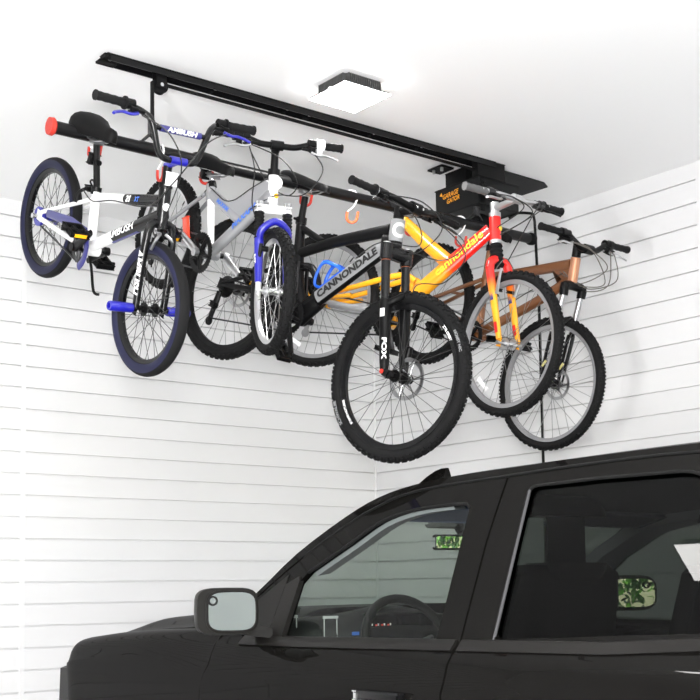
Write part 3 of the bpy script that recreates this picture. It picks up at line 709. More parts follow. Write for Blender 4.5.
# ---- 4. yellow and red mountain bike ----------------------------------------------
def bike_yellow():
    B=Bike('red-to-yellow faded mountain bike with matching fork, silver handlebar and yellow rear swingarm',FIT['yellow']); r=B.root; S=B.S
    wheel(r,B.I,(0,0,0),B.R,.050,RIMM,SPOKE,RUBBER,32,knobs=(54,.010),drive=True,rim_d=.02,reflector=(-1.9,REFW))
    wheel(r,S,(B.W,0,0),B.R,.050,RIMM,SPOKE,RUBBER,32,knobs=(54,.010),rim_d=.02,reflector=(-2.1,REFW),hub_m=ALU,hubw=.04)
    bx,bz=B.bb
    dA=V((.515,0,.135)); dB=V((B.ht.x-.004,0,B.ht.z-.062)); d=(dB-dA).normalized(); up=V((-d.z,0,d.x))
    fade=ramp_mat('red_to_yellow_fade',tuple(d),-dA.dot(d)+0.,[(0.,(.90,.40,.008)),(.145,(.88,.34,.008)),(.20,(.82,.06,.008)),(.28,(.78,.012,.008)),(.6,(.78,.012,.008))])
    f=MB()
    f.tube([dA,dA.lerp(dB,.5),dB],[.040,.039,.034],16,flat=.62)
    f.tube([(dA.x+.01,0,dA.z+.01),(bx+.0,0,bz+.03)],[.038,.030],14,flat=.7)
    f.cyl((bx,-.036,bz),(bx,.036,bz),.026,seg=18)
    sA=dA.lerp(dB,.44); sB=V((.345,0,.452))
    f.mi=1
    f.tube([sA+d*.01,sA.lerp(sB,.5),sB],[.036,.032,.026],16,flat=.6)
    f.tube([sB+V((-.008,0,.02)),sB+V((.012,0,-.035))],.020,14)
    f.mi=0
    f.tube([B.ht+B.ax*.0,B.hb],.027,18)
    sd_=(sA-sB).normalized()
    sfade=ramp_mat('strut_fade',tuple(sd_),-sB.dot(sd_),[(0.,(.90,.40,.008)),(.25,(.90,.38,.008)),(.31,(.86,.14,.008)),(.36,(.80,.03,.008)),(.6,(.80,.03,.008))])
    fr=f.obj('frame',[fade,sfade],r)
    lettering('cannondale',.051,dA.lerp(dB,.60)+up*.004,d,up,.0256,YELLT,fr,shear=.2,bold=.0008,width=.285,wrap=False)
    q=MB(); q.disc(B.ht.lerp(B.hb,.45)+B.perp*.026,B.perp,.013,.006,14); q.obj('head_badge',YELLT,fr)
    q=MB(); q.tube([B.hb+B.ax*.012,B.hb-B.ax*.004],.0285,18); q.obj('headset_cup',ALU,fr)
    q=MB(); q.tube([B.ht-B.ax*.002,B.ht+B.ax*.018],.0275,18); q.obj('headset_cup',ALU,fr)
    t=MB()
    for s in (-1,1):
        t.tube(smooth_pts([(.50,s*.03,.185),(.42,s*.045,.195),(.21,s*.062,.095),(.02,s*.064,.012)],5),[.016,.012],12,flat=.8)
        t.tube([(.20,s*.060,.052),(.03,s*.064,.0)],[.011,.010],10)
        t.tube([(.455,s*.04,.205),(.45,s*.036,.10)],.013,10)
        t.box((.0,s*.064,.0),(.07,.008,.045),b=.003)
    sw=t.obj('swingarm',YELLOWP,r)
    q=MB()
    for s in (-1,1): q.tube([(.46,s*.040,.02),(.20,s*.056,-.002),(.02,s*.062,-.006)],[.017,.013,.012],10,flat=.7)
    q.obj('chain_stay',mat('grey_stay',(.30,.30,.31),.4,metal=.3),sw)
    sp=MB(); sp.tube([sB,(B.sd.x,0,B.sd.z-.035)],.0145,14); po=sp.obj('seatpost',BLACK,r)
    saddle(r,B.sd+V((-.01,0,.018)),.27,.15,.06,-.05,[BLACKM])
    # fork
    g=MB(); cr=B.hb-B.ax*.098+B.perp*.010
    tops=[V((cr.x+.018,s*.058,cr.z-.03)) for s in (-1,1)]; bots=[V((B.W,s*.058,0)) for s in (-1,1)]
    fl=(bots[0]-tops[0]); L=fl.length; fl.normalize()
    ffade=ramp_mat('fork_red_to_yellow',tuple(fl),-tops[0].dot(fl)+.06,[(0.,(.78,.012,.008)),(.105,(.78,.012,.008)),(.155,(.88,.22,.008)),(.21,(.90,.40,.008)),(.5,(.90,.40,.008))])
    for t_,b in zip(tops,bots):
        g.tube([t_,t_.lerp(b,.15),t_.lerp(b,.95)],[.021,.021,.014],16,flat=.85)
        g.box(b+V((-.004,0,.002)),(.03,.01,.04),b=.003)
    g.tube(smooth_pts([tops[0],tops[0].lerp(tops[1],.1)+B.ax*.035,cr+B.ax*.016,tops[0].lerp(tops[1],.9)+B.ax*.035,tops[1]],5),.021,14)
    fk=g.obj('fork',ffade,r,S)
    q=MB(); n=10; a=B.hb+B.ax*.0-B.ax*.006; e=cr+B.ax*.012; a=a+B.ax*.0
    pts=[a.lerp(e-B.ax*.03,i/n) for i in range(n+1)]; q.tube(pts,[.032 if i%2 else .026 for i in range(n+1)],16); q.obj('fork_boot',RUBBER,fk)
    for t_,b in zip(tops,bots):
        for kk,w in ((.36,.055),(.80,.05)):
            q=MB(); c=t_.lerp(b,kk); rr=.0185 if kk<.5 else .0160
            rows=[]
            for i in range(2):
                rows.append([c+fl*(w*(i-.5))+V((0,-1,0))*(rr*.85+.0006)*math.cos(th)+fl.cross(V((0,1,0)))*-1*(rr+.0006)*math.sin(th) for th in (-.6,-.2,.2,.6,1.0)])
            q.grid(rows).obj('fork_decal',NAVYP if kk<.5 else REDP,fk)
    for s,t_ in zip((-1,1),tops):
        q=MB(); p=t_+fl*.085+V((.016,0,0)); q.tube(smooth_pts([p+V((.02,-s*.002,-.03)),p+V((.025,s*.004,.03)),p+V((.028,s*.006,.085))],4),[.009,.006],8); q.obj('brake_arm',ALU,fk)
        q=MB(); q.box(p+V((.008,-s*.022,-.012)),(.045,.018,.014),None,.004); q.obj('brake_pad',BLACK,fk)
    hose(r,[S@(tops[0]+fl*.0+V((.045,-.004,.0))),S@(tops[0]+B.ax*.06+V((.06,.05,.0))),S@(tops[1]+fl*.0+V((.045,.004,.0)))],.002,CABLEG)
    q=MB(); q.cyl((B.W,-.075,0),(B.W,.075,0),.009); q.tube([(B.W,.075,0),(B.W-.05,.085,-.01)],.006,8); q.obj('quick_release',STEEL,fk)
    # stem and bar
    st=MB(); cl=V((.912,0,.640)); top=B.ht+B.ax*.055
    st.tube([B.ht+B.ax*.01,top+B.ax*.012],.0205,16); st.tube([top-B.ax*.015,cl],[.017,.015],14); st.tube([cl-V((0,.025,0)),cl+V((0,.025,0))],.021,16)
    st.obj('stem',ALU,r,S)
    hb=MB(); g0=B.g
    for s in (-1,1): hb.tube(smooth_pts([(cl.x,0,cl.z),(cl.x,s*.05,cl.z),(cl.x-.004,s*.15,cl.z+.002),(g0.x,s*B.hw,g0.z)],5),.0125,14)
    h=hb.obj('handlebar',ALU,r,S)
    for s in (-1,1):
        a=V((g0.x+.004,s*.175,g0.z)); b=V((g0.x,s*B.hw,g0.z)); grip(h,a,b,.0175,GRIPG if s<0 else GRIP,flange=(s>0))
        brake_lever(h,a-V((0,s*.04,0)),(0,s,0),DKMETAL,BLACK if s>0 else ALU,fwd=(1,0,-.4))
        q=MB(); q.tube([a-V((0,s*.028,0)),a-V((0,s*.002,0))],.023,14); q.obj('shifter',DKMETAL,h)
    for y0,mid,end in ((-.13,(.99,-.02,.60),(.83,-.03,.50)),(.13,(1.02,.05,.60),(.80,.04,.46)),(-.11,(1.0,.03,.585),(.86,-.04,.47)),(.12,(1.03,.0,.56),(.90,.03,.36))):
        hose(r,[S@V((cl.x,y0,cl.z)),S@V(((cl.x+mid[0])/2+.02,y0*.6,.635)),S@V(mid),V(end)],.0026)
    crankset(r,B.bb,(.52,-.17),(.335,.115),.078,DKMETAL,BLACK,BLACK,None,y=.05)
    chain(r,B.bb,.065,.035,.045,low=(.01,-.17)); derailleur(r,(.0,-.03),(.012,-.175),m=STEEL)

# ---- 5. bronze mountain bike -------------------------------------------------------
def bike_bronze():
    B=Bike('bronze-brown mountain bike with black bars, rightmost on the lift beside the wall',FIT['bronze']); r=B.root; S=B.S
    wheel(r,B.I,(0,0,0),B.R,.050,BLACK,SPOKE,RUBBER,32,knobs=(56,.009),drive=True,rim_d=.02)
    wheel(r,S,(B.W,0,0),B.R,.050,RIMM,SPOKE,RUBBER,32,knobs=(56,.009),rotor=.075,rim_d=.018)
    bx,bz=B.bb; f=MB()
    stT=V((.262,0,.42)); 
    f.tube([stT,V((.33,0,.23)),V((bx-.015,0,bz+.04))],[.018,.019,.022],14)
    f.cyl((bx,-.036,bz),(bx,.036,bz),.026,seg=18)
    tA=V((.300,0,.272)); tB=V((B.ht.x-.006,0,B.ht.z-.040))
    f.tube(smooth_pts([tA,tA.lerp(tB,.45)+V((0,0,-.004)),tB],5),[.020,.028],14,flat=.8)
    dA=V((bx+.008,0,bz+.03)); dB=V((B.hb.x-.008,0,B.hb.z+.028))
    f.tube(smooth_pts([dA,dA.lerp(dB,.6)+V((.006,0,-.012)),dB],5),[.024,.026],14,flat=.85)
    k=dA.lerp(dB,.86); k2=tA.lerp(tB,.80)
    ol=[(tB.x,tB.z-.01),(k2.x,k2.z-.008),(k2.x+.03,k2.z-.022),(k.x+.03,k.z+.03),(k.x,k.z),(dB.x,dB.z)]
    f.prism(ol,.024,Matrix(((1,0,0,0),(0,0,-1,0),(0,1,0,0),(0,0,0,1))))
    stay(f,(.315,.262),(.02,.016),.011,.026,.062); stay(f,(bx-.03,bz+.01),(.02,.0),.012,.032,.062)
    f.tube([(.15,-.052,.125),(.15,.052,.125)],.008,8)
    for s in (-1,1): f.box((.0,s*.062,.006),(.05,.008,.05),b=.003)
    fr=f.obj('frame',BRONZEP,r)
    q=MB(); q.tube([B.ht-B.ax*.004,B.hb+B.ax*.004],.0245,18); q.obj('head_tube',COPPERP,fr)
    q=MB(); q.tube([V((.355,-.0,.165))+V((0,-.02,0)),V((bx-.02,-.02,bz+.06))],.0075,8); q.obj('seat_tube_stripe',COPPERP,fr)
    sp=MB(); sp.tube([stT,(B.sd.x,0,B.sd.z-.035)],.0145,14); po=sp.obj('seatpost',BLACK,r)
    q=MB(); q.tube([stT-V((-.006,0,.016)),stT+V((-.004,0,.012))],.023,14); q.obj('seat_clamp',BLACK,po)
    saddle(r,B.sd+V((.0,0,.006)),.275,.16,.06,-.06,[BLACKM])
    g=MB(); cr=B.hb-B.ax*.015
    tops=[V((cr.x+.018,s*.064,cr.z-.012)) for s in (-1,1)]; bots=[V((B.W,s*.064,0)) for s in (-1,1)]
    g.tube(smooth_pts([tops[0]-B.ax*.02,tops[0]+B.ax*.012,cr+V((.004,-.03,.006)),cr+V((.004,.03,.006)),tops[1]+B.ax*.012,tops[1]-B.ax*.02],4),.022,12)
    g.tube([cr+B.ax*.02,cr],.026,14)
    for s,t_,b in zip((-1,1),tops,bots): g.tube([t_+B.ax*.028,t_-B.ax*.03],.021,14)
    fk=g.obj('fork',BLACK,r,S)
    lo=MB()
    for s,t_,b in zip((-1,1),tops,bots):
        lo.tube([t_.lerp(b,.46),t_.lerp(b,.5),t_.lerp(b,.92),b],[.019,.021,.018,.014],14)
    a0,a1=tops[0].lerp(bots[0],.5),tops[1].lerp(bots[1],.5)
    lo.tube(smooth_pts([a0,a0.lerp(a1,.1)+B.ax*.04+B.perp*.02,a0.lerp(a1,.5)+B.ax*.09+B.perp*.035,a0.lerp(a1,.9)+B.ax*.04+B.perp*.02,a1],5),.014,12)
    lo.obj('fork_lowers',BLACKG,fk)
    for s,t_,b in zip((-1,1),tops,bots):
        q=MB(); q.tube([t_-B.ax*.01,t_.lerp(b,.48)],.0135,14); q.obj('stanchion',STEEL,fk)
        q=MB(); c=t_.lerp(b,.80); q.box(c+V((.002,-.0185,0)),(.012,.003,.035),Matrix.Rotation(.25,3,'Y')); q.obj('fork_sticker',mat('pale_sticker',(.55,.5,.2),.5),fk)
    q=MB(); q.cyl((B.W,-.085,0),(B.W,.085,0),.008); q.tube([(B.W,-.082,0),(B.W+.01,-.09,.05)],.006,8); q.obj('quick_release',BLACK,fk)
    q=MB(); q.box(bots[1]+V((-.03,-.004,.085)),(.045,.03,.06),None,.006); q.obj('brake_caliper',BLACK,fk)
    st=MB(); cl=V((.862,0,.640)); top=B.ht+B.ax*.045
    st.tube([B.ht+B.ax*.001,top+B.ax*.015],.0215,16); st.tube([top-B.ax*.008,cl],[.018,.02],14); st.tube([cl-V((0,.028,0)),cl+V((0,.028,0))],.023,16)
    st.obj('stem',BLACK,r,S)
    hb=MB(); g0=B.g
    for s in (-1,1): hb.tube(smooth_pts([(cl.x,0,cl.z),(cl.x,s*.05,cl.z),(cl.x-.012,s*.10,cl.z+.02),(g0.x+.012,s*.15,g0.z-.002),(g0.x,s*B.hw,g0.z)],5),[.0158,.0115],14)
    h=hb.obj('handlebar',BLACK,r,S)
    for s in (-1,1):
        a=V((g0.x+.008,s*.19,g0.z)); b=V((g0.x,s*B.hw,g0.z)); grip(h,a,b,.0165,GRIP,flange=False)
        brake_lever(h,a-V((0,s*.045,0)),(0,s,0),BLACK,ALU,fwd=(1,0,-.55),L=.095)
        q=MB(); q.tube([a-V((0,s*.03,0)),a-V((0,s*.002,0))],.022,14); q.box(a+V((.015,-s*.02,-.028)),(.045,.04,.028),None,.006); q.obj('shifter',BLACK,h)
    for y0,mid,end in ((-.16,(1.0,.02,.60),(.80,-.028,.50)),(.16,(1.03,.08,.56),(.80,.028,.49)),(-.14,(.99,.06,.53),(.78,-.028,.49)),(.15,(.98,.10,.52),(.80,.03,.47))):
        hose(r,[S@V((.86,y0,.655)),S@V(((.90+mid[0])/2,y0*.5,.655)),S@V(mid),S@V(((mid[0]+end[0])/2+.0,(mid[1]+end[1])/2,end[2]-.02 if end[2]>.3 else .33)),V(end)],.0026,CABLEG)
    hose(r,[V((.80,-.028,.49)),V((.62,-.03,.30)),V((.47,-.03,.11)),V((.40,-.03,.02))],.0025)
    crankset(r,B.bb,(.262,-.060),(.585,.055),.080,BLACK,BLACK,BLACK,None,y=.052,prot=.5)
    chain(r,B.bb,.07,.035,.045,low=(.0,-.13)); derailleur(r,(.0,-.03),(.01,-.14))

for fn in (bike_bmx,bike_silver,bike_black,bike_yellow,bike_bronze): fn()

# ------------------------------------------------------------------ lift
BY,BZ=-1.96,3.321
bar=MB(); bar.tube([(-3.215,BY,BZ),(-.545,BY,BZ)],.0255,20)
barO=bar.obj('hanging_bar',mat('bar_black',(.005,.005,.0055),.35,spec=.25))
tag(barO,'long black lift bar with a red left end cap that all the bikes hang from','bar')
q=MB(); q.tube([(-3.238,BY,BZ),(-3.222,BY,BZ),(-3.215,BY,BZ)],[.034,.036,.030],20); o=q.obj('end_cap',REDRUB,barO); o['label']='red vinyl end cap'
q=MB(); q.tube([(-.55,BY,BZ),(-.54,BY,BZ),(-.518,BY,BZ)],[.028,.033,.031],20); q.obj('end_cap',BLACKM,barO)

def hook(x,label,m,rot=0.,drop=0.,tone='r'):
    """S-shaped wire hook: upper loop over the bar, lower loop in coloured vinyl"""
    root=empty('bike_hook',label,'hook',Matrix.Translation((x,BY,BZ))@Matrix.Rotation(rot,4,'Z'),'vinyl tipped hooks on the bar')
    R=.030
    # a runs from the far side over the top to the near (-y) side
    up=[(0,R*math.cos(a),R*math.sin(a)) for a in [(-.12+1.24*k/10)*PI for k in range(11)]]
    low_c=(0,-.002,-.098-drop)
    R2=.024
    lo=[(0,low_c[1]+R2*math.cos(a),low_c[2]+R2*math.sin(a)) for a in [(-.0-1.0*k/10)*PI for k in range(11)]]
    w=MB(); w.tube(smooth_pts(up[:-1]+[up[-1],(0,-.012,-.045),(0,.020,-.072-drop)],3),.0042,8); w.obj('hook_wire',REFW,root)
    t=MB(); t.tube(smooth_pts([(0,.020,-.072-drop)]+lo+[(0,low_c[1]-R2-.005,low_c[2]+.026)],3),.0062,10); t.obj('hook_tip',m,root)
    return root
hook(-3.045,'red-tipped hook holding up the seat of the white and black stunt bike',REDRUB,.75,-.03)
hook(-2.745,'red-tipped empty hook behind the handlebar of the white and black stunt bike',REDRUB,.0)
hook(-2.525,'red-tipped hook holding up the seat of the silver bike',REDRUB,.75,-.03)
hook(-2.0,'red-tipped hook holding up the seat of the black full-suspension bike',REDRUB,.75,-.03)
hook(-1.735,'orange-tipped empty hook hanging beside the right grip of the black bike',ORANGERUB,.9)
hook(-1.375,'white wire hook over the bar at the seat of the red and yellow bike',REDRUB,.75)
hook(-1.045,'red-tipped empty hook hanging above the red and yellow down tube',REDRUB,.9)
hook(-.80,'hook at the seat of the bronze bike, nearest the right end of the bar',REDRUB,.75)

CE=3.66
RY=-1.98
rail=empty('ceiling_rail','long black steel rail bolted to the ceiling above the bikes','rail',Matrix.Translation((-1.95,RY,CE)))
def lo(o,parent):   # keep world coordinates under a parent that only translates
    o.parent=parent; o.matrix_parent_inverse=parent.matrix_world.inverted() if False else Matrix.Translation(-parent.location); return o
q=MB()
q.box((-1.92,RY,3.656),(2.18,.062,.008)); q.box((-1.92,RY-.0285,3.643),(2.18,.005,.028)); q.box((-1.92,RY+.0285,3.643),(2.18,.005,.028))
lo(q.obj('channel',BLACKG),rail)
q=MB(); q.box((-2.995,RY+.012,3.632),(.08,.04,.010),None,.003); q.box((-3.01,RY-.01,3.645),(.03,.05,.02),None,.003); lo(q.obj('end_bracket',BLACKM),rail)
for x in (-2.98,-2.74,-2.48,-2.1,-1.98,-1.6,-1.3):
    q=MB(); q.cyl((x,RY+.005,3.654),(x,RY+.005,3.646),.009,seg=8); lo(q.obj('bolt',ALU),rail)
q=MB(); q.lathe([(.030,-.012),(.034,-.012),(.026,-.004),(.026,.004),(.034,.012),(.030,.012),(.006,.012),(.006,-.012)],(-2.757,RY,3.592),28)
q.box((-2.757,RY-.017,3.612),(.05,.004,.065),None,.001); q.box((-2.757,RY+.017,3.612),(.05,.004,.065),None,.001); lo(q.obj('pulley',BLACK),rail)
q=MB(); q.cyl((-2.757,RY-.022,3.592),(-2.757,RY-.014,3.592),.008); lo(q.obj('pulley_bolt',CHROME),rail)

strap=empty('lift_strap','black lifting strap running under the rail and down to the left of the bar','strap',Matrix.Translation((-2.79,BY,3.45)))
q=MB(); q.box((-1.86,RY,3.602),(1.80,.026,.0045)); q.box((-2.792,RY,3.52),(.0045,.026,.17)); lo(q.obj('webbing',BLACKM),strap)
q=MB(); q.box((-2.792,BY-.008,3.412),(.022,.03,.075),None,.003)
for s in (-1,1): q.tube([(-2.792,BY,3.385),(-2.792+s*.04,BY,3.345)],.0065,8)
q.tube([(-2.84,BY,3.345),(-2.745,BY,3.345)],.006,8)
lo(q.obj('shackle',DKMETAL),strap)
s2=empty('lift_strap','short black lifting strap dropping from the motor to the right of the bar','strap',Matrix.Translation((-.915,BY,3.45)))
q=MB(); q.box((-.915,BY-.035,3.49),(.026,.0045,.19)); lo(q.obj('webbing',BLACKM),s2)
q=MB(); q.box((-.955,BY-.03,3.385),(.03,.02,.05),None,.003)
for s in (-1,1): q.tube([(-.935,BY-.02,3.385),(-.935+s*.05,BY,3.345)],.006,8)
lo(q.obj('shackle',DKMETAL),s2)

motor=empty('lift_motor','black boxy hoist motor with orange lettering under the ceiling plate','motor',Matrix.Translation((-.85,-1.85,CE)))
PB=mat('motor_box_black',(.010,.0105,.011),.55,spec=.2)
q=MB(); q.box((-.80,-1.835,3.50),(.30,.33,.145),None,.006); box=lo(q.obj('motor_housing',PB),motor)
q=MB(); q.box((-1.01,-1.79,3.645),(.09,.11,.010),None,.003); q.box((-.86,-1.985,3.612),(.20,.05,.095),None,.004); q.box((-.84,-1.80,3.615),(.16,.16,.085),None,.004); lo(q.obj('mounting_bracket',BLACK),motor)
q=MB(); q.prism([(-.78,-1.95),(-.40,-1.94),(-.332,-1.903),(-.345,-1.66),(-.78,-1.66)],.006,Matrix.Translation((0,0,3.655))); lo(q.obj('ceiling_plate',PB),motor)
q=MB(); q.lathe([(.045,-.01),(.045,.01),(.03,.01),(.03,-.01)],(-.915,-2.03,3.49),28); q.lathe([(.03,-.012),(.03,.012),(.008,.012),(.008,-.012)],(-.915,-2.03,3.49),20); lo(q.obj('winding_wheel',BLACK),motor)
for px in ((-.93,-1.97,3.63),(-.87,-1.97,3.63),(-1.03,-1.82,3.62),(-1.03,-1.76,3.62)):
    q=MB(); q.cyl((px[0],px[1],3.655),(px[0],px[1],3.625),.008,seg=8); lo(q.obj('bolt',ALU),motor)
# lettering on the face that looks along -x
def face_text(txt,size,c,m,parent,width,shear=.2,rise=.0):
    bm=text_mesh(txt,size,shear,.0009); xs=[v.co.x for v in bm.verts]; k=width/(max(xs)-min(xs)); c=V(c)
    for v in bm.verts: v.co=c+V((0,-v.co.x*k,v.co.y+rise*v.co.x*k))-parent.location
    me=bpy.data.meshes.new('motor_lettering'); bm.to_mesh(me); bm.free(); me.materials.append(m)
    o=bpy.data.objects.new('motor_lettering',me); COL.objects.link(o); o.parent=parent; return o
face_text('GARAGE',.036,(-.9518,-1.795,3.523),ORANGET,motor,.118,rise=.06)
face_text('GATOR',.033,(-.9518,-1.815,3.492),ORANGET,motor,.095,rise=.06)
q=MB(); q.prism([(0,0),(.022,.008),(.008,.022)],.003,Matrix.Translation((-.952,-1.738,3.525))@Matrix(((0,0,1,0),(1,0,0,0),(0,1,0,0),(0,0,0,1)))); lo(q.obj('motor_logo',ORANGET),motor)

cord=MB(); cord.tube(smooth_pts([(-.66,-1.93,3.42),(-.60,-1.93,3.455),(-.535,BY,3.458),(-.512,BY,3.452),(-.502,BY,3.42)],4)+[V((-.484,BY,2.95)),V((-.482,BY,2.158)),V((-.482,BY,1.60))],.0075,8)
tag(cord.obj('power_cord',BLACK),'thin black power cord hanging straight down from the motor to behind the truck roof','cord')

# ------------------------------------------------------------------ ceiling lights
LENS=mat('led_lens',(.9,.9,.9),.4,emit=(1,.985,.96),estr=58.)
HEAT=mat('heat_sink',(.06,.06,.06),.5)
def led(x,y,label):
    r=empty('ceiling_light',label,'ceiling light',Matrix.Translation((x,y,CE)),'square LED canopy lights')
    q=MB(); q.box((.012,.015,-.03),(.17,.17,.06))
    for s in (-1,1):
        for k in range(17):
            t=-.092+.0115*k; q.box((t*.9+.012,s*.094+.015,-.029),(.004,.020,.054)); q.box((s*.094+.012,t*.9+.015,-.029),(.020,.004,.054))
    q.box((0,0,-.060),(.245,.245,.010),None,.004); q.obj('heat_sink',HEAT,r)
    q=MB(); rows=[]
    for i in range(13):
        row=[]
        for j in range(13):
            u,v=-1+i/6,-1+j/6; row.append((u*.124,v*.124,-.0655-.014*(1-u**4)*(1-v**4)))
        rows.append(row)
    q.grid(rows); q.obj('lens',LENS,r,smooth=80)
    q=MB(); q.tube(smooth_pts([(-.125,-.03,-.06),(-.14,-.03,-.075),(-.128,-.03,-.093),(-.115,-.03,-.075)],4),.004,6); q.obj('safety_loop',REFW,r)
led(-2.045,-2.350,'lit square LED light with finned black housing on the ceiling beside the rail')
led(-4.45,-2.62,'lit square LED light on the ceiling over the empty bay')
led(-2.085,-5.30,'lit square LED light on the ceiling over the rear of the truck')
led(-4.30,-5.30,'lit square LED light on the ceiling above the photographer')

# ------------------------------------------------------------------ room
XL,YF=-8.2,-8.4
WALLM=mat('wall_pvc',(.75,.75,.757),.42,spec=.35)
CEILM=mat('ceiling_paint',(.92,.92,.925),.8,spec=.2)
def slat_wall(name,a,b,nrm,g=.0052,d=.02):
    """horizontal slat panels with real grooves, from a to b; nrm points out of the room"""
    a,b,nrm=V(a),V(b),V(nrm); prof=[(0,0)]
    z0=1.56155; s=.118
    for k in range(-13,18):
        z=z0+k*s
        if z<.03: continue
        prof+=[(0,z-g),(.004,z-g*.9),(d,z-g),(d,z+g),(.004,z+g*.9),(0,z+g)]
    prof+=[(0,CE),(.12,CE),(.12,0)]
    m=MB(); m.loft([[p+nrm*dd+V((0,0,z)) for dd,z in prof] for p in (a,b)],cap=False)
    return struct(name,m,WALLM)
slat_wall('wall_back',(XL-.1,0,0),(.1,0,0),(0,1,0))
slat_wall('wall_right',(0,.1,0),(0,YF-.1,0),(1,0,0))
slat_wall('wall_left',(XL,YF-.1,0),(XL,.1,0),(-1,0,0),.012,.05)
q=MB(); q.box((XL/2,YF/2,CE+.06),(-XL+.3,-YF+.3,.12)); struct('ceiling',q,CEILM)
q=MB(); q.box((XL/2,YF/2,-.06),(-XL+.3,-YF+.3,.12)); struct('floor',q,mat('floor_concrete',(.60,.60,.59),.35,vary=.12,bscale=3))
TRIM=mat('trim_white',(.77,.77,.775),.7,spec=.2)
q=MB(); q.box((-2.483,-.003,CE/2),(.028,.006,CE)); struct('trim_1',q,TRIM)
q=MB(); q.box((-.003,-2.634,CE/2),(.006,.034,CE)); struct('trim_2',q,TRIM)
q=MB(); q.tube([(-.004,-.004,0),(-.004,-.004,CE)],.008,8); struct('trim_3',q,TRIM)
for i,x in enumerate((-4.92,-7.36)):
    q=MB(); q.box((x,-.003,CE/2),(.028,.006,CE)); struct('trim_%d'%(4+i),q,TRIM)
for i,y in enumerate((-5.07,-7.5)):
    q=MB(); q.box((-.003,y,CE/2),(.006,.034,CE)); struct('trim_%d'%(6+i),q,TRIM)
for i,y in enumerate((-2.6,-5.0,-7.4)):
    q=MB(); q.box((XL+.003,y,CE/2),(.006,.034,CE)); struct('trim_%d'%(8+i),q,TRIM)
# front wall: an open door bay behind the truck, a closed sectional door behind the camera
WF=mat('wall_front_paint',(.82,.82,.82),.6)
q=MB()
q.box((-.2,YF-.06,CE/2),(.4,.12,CE)); q.box((-3.75,YF-.06,CE/2),(.5,.12,CE)); q.box((-7.65,YF-.06,CE/2),(1.1,.12,CE))
q.box((-1.95,YF-.06,3.16),(3.1,.12,1.0)); q.box((-5.55,YF-.06,3.16),(3.1,.12,1.0))
struct('wall_front',q,WF)
q=MB()
for k in range(5): q.box((-5.55,YF-.03,.265+k*.525),(3.1,.05,.515),None,.008)
struct('door_1',q,mat('door_white',(.75,.75,.74),.45))
q=MB(); q.box((-4,-18.5,-.08),(60,20,.06)); struct('ground',q,mat('ground_drive',(.16,.16,.15),.8,vary=.2,bscale=2))

# trees across the drive (seen in the truck mirrors)
LEAF=[mat('leaf_green',(.10,.26,.025),.5),mat('leaf_light',(.16,.30,.045),.5),mat('leaf_dark',(.03,.09,.012),.5)]
def tree(x,y,h,label,seed):
    rnd=random.Random(seed)
    r=empty('tree',label,'tree',Matrix.Translation((x,y,-.05)),'trees across the drive')
    t=MB(); t.tube(smooth_pts([(0,0,0),(.1,.05,h*.3),(-.05,.1,h*.6),(0,0,h*.95)],4),[.16,.03],10)
    br=[]
    for k in range(12):
        a=rnd.random()*6.28; z=h*(.2+.06*k); e=V((math.cos(a)*h*.22,math.sin(a)*h*.22,min(z+h*.12,h*.9))); br.append(e)
        t.tube([(0,0,z),e],[.04,.012],6)
    t.obj('trunk',mat('bark',(.10,.07,.05),.8),r)
    f=MB()
    for k in range(9000 if seed<2 else 4000):
        u_=V((rnd.gauss(0,1),rnd.gauss(0,1),rnd.gauss(0,1))).normalized()*(rnd.random()**.4); c=V((u_.x*.34*h,u_.y*.34*h,h*(.50+.48*u_.z))); sc=.05+.05*rnd.random()
        R=Euler((rnd.random()*6.3,rnd.random()*6.3,rnd.random()*6.3)).to_matrix(); f.mi=rnd.choice((0,0,1,1,2))
        P=[c+R@(V(p)*sc) for p in ((-1,0,0),(-.3,.42,.05),(.5,.34,.1),(1,0,0),(.5,-.34,.1),(-.3,-.42,.05))]
        f._add(P,[(0,1,2,3,4,5)])
    o=f.obj('foliage',LEAF,r,smooth=0); o['kind']='stuff'
for i,(x,y,h) in enumerate([(-1.6,-14.6,6.5),(3.2,-14.5,6.8),(-7.6,-16.0,6.8),(9.0,-12.5,6.2)]):
    tree(x,y,h,'leafy green tree across the drive',i)

# ------------------------------------------------------------------ pick-up truck
XC,YN=-1.885,-1.05
PAINT=mat('truck_black_paint',(.004,.0038,.0035),.35,coat=.22,spec=.0)
TRIMB=mat('truck_black_trim',(.008,.0075,.007),.4,spec=.13)
SEAL=mat('truck_rubber_seal',(.006,.006,.006),.6,spec=.1)
GLASSF=glass_mat('glass_clear',(.66,.71,.675),.02)
GLASSR=glass_mat('glass_privacy',(.105,.12,.11),.012)
INT=mat('cabin_plastic',(.008,.008,.0085),.55,spec=.25)
LEATH=mat('seat_leather',(.007,.007,.007),.5,spec=.25)
HEADL=mat('headliner',(.30,.29,.32),.8)
MIRR=mat('mirror_glass',(.40,.44,.42),.0,metal=1)
truck=empty('pickup_truck','black crew-cab pickup truck parked under the hanging bicycles','truck',Matrix.Translation((XC,YN-2.9,0)))
TI=Matrix.Translation(-truck.location)
def tp(o,parent=None):
    if parent: o.parent=parent
    else: o.parent=truck; o.matrix_local=TI
    return o
SLP=.45
PROF=[(.30,.90),(.42,.955),(.60,.985),(.90,1.002),(1.08,1.012),(1.205,1.014),(1.235,1.004),(1.285,.992),(1.315,.975),(1.335,.950),(1.345,.945)]
def W(h):
    if h>=1.345: return .945-(h-1.345)*SLP-.10*max(0,h-1.6)**2
    for (h0,w0),(h1,w1) in zip(PROF,PROF[1:]):
        if h<=h1: 
            t=max(0,(h-h0)/(h1-h0)); return w0+(w1-w0)*t
def Wn(h,e=.012): return (W(h+e)-W(h-e))/(2*e)
def P3(a,h,side,inset=0.):
    return V((XC-side*(W(h)-inset),YN-a,h))
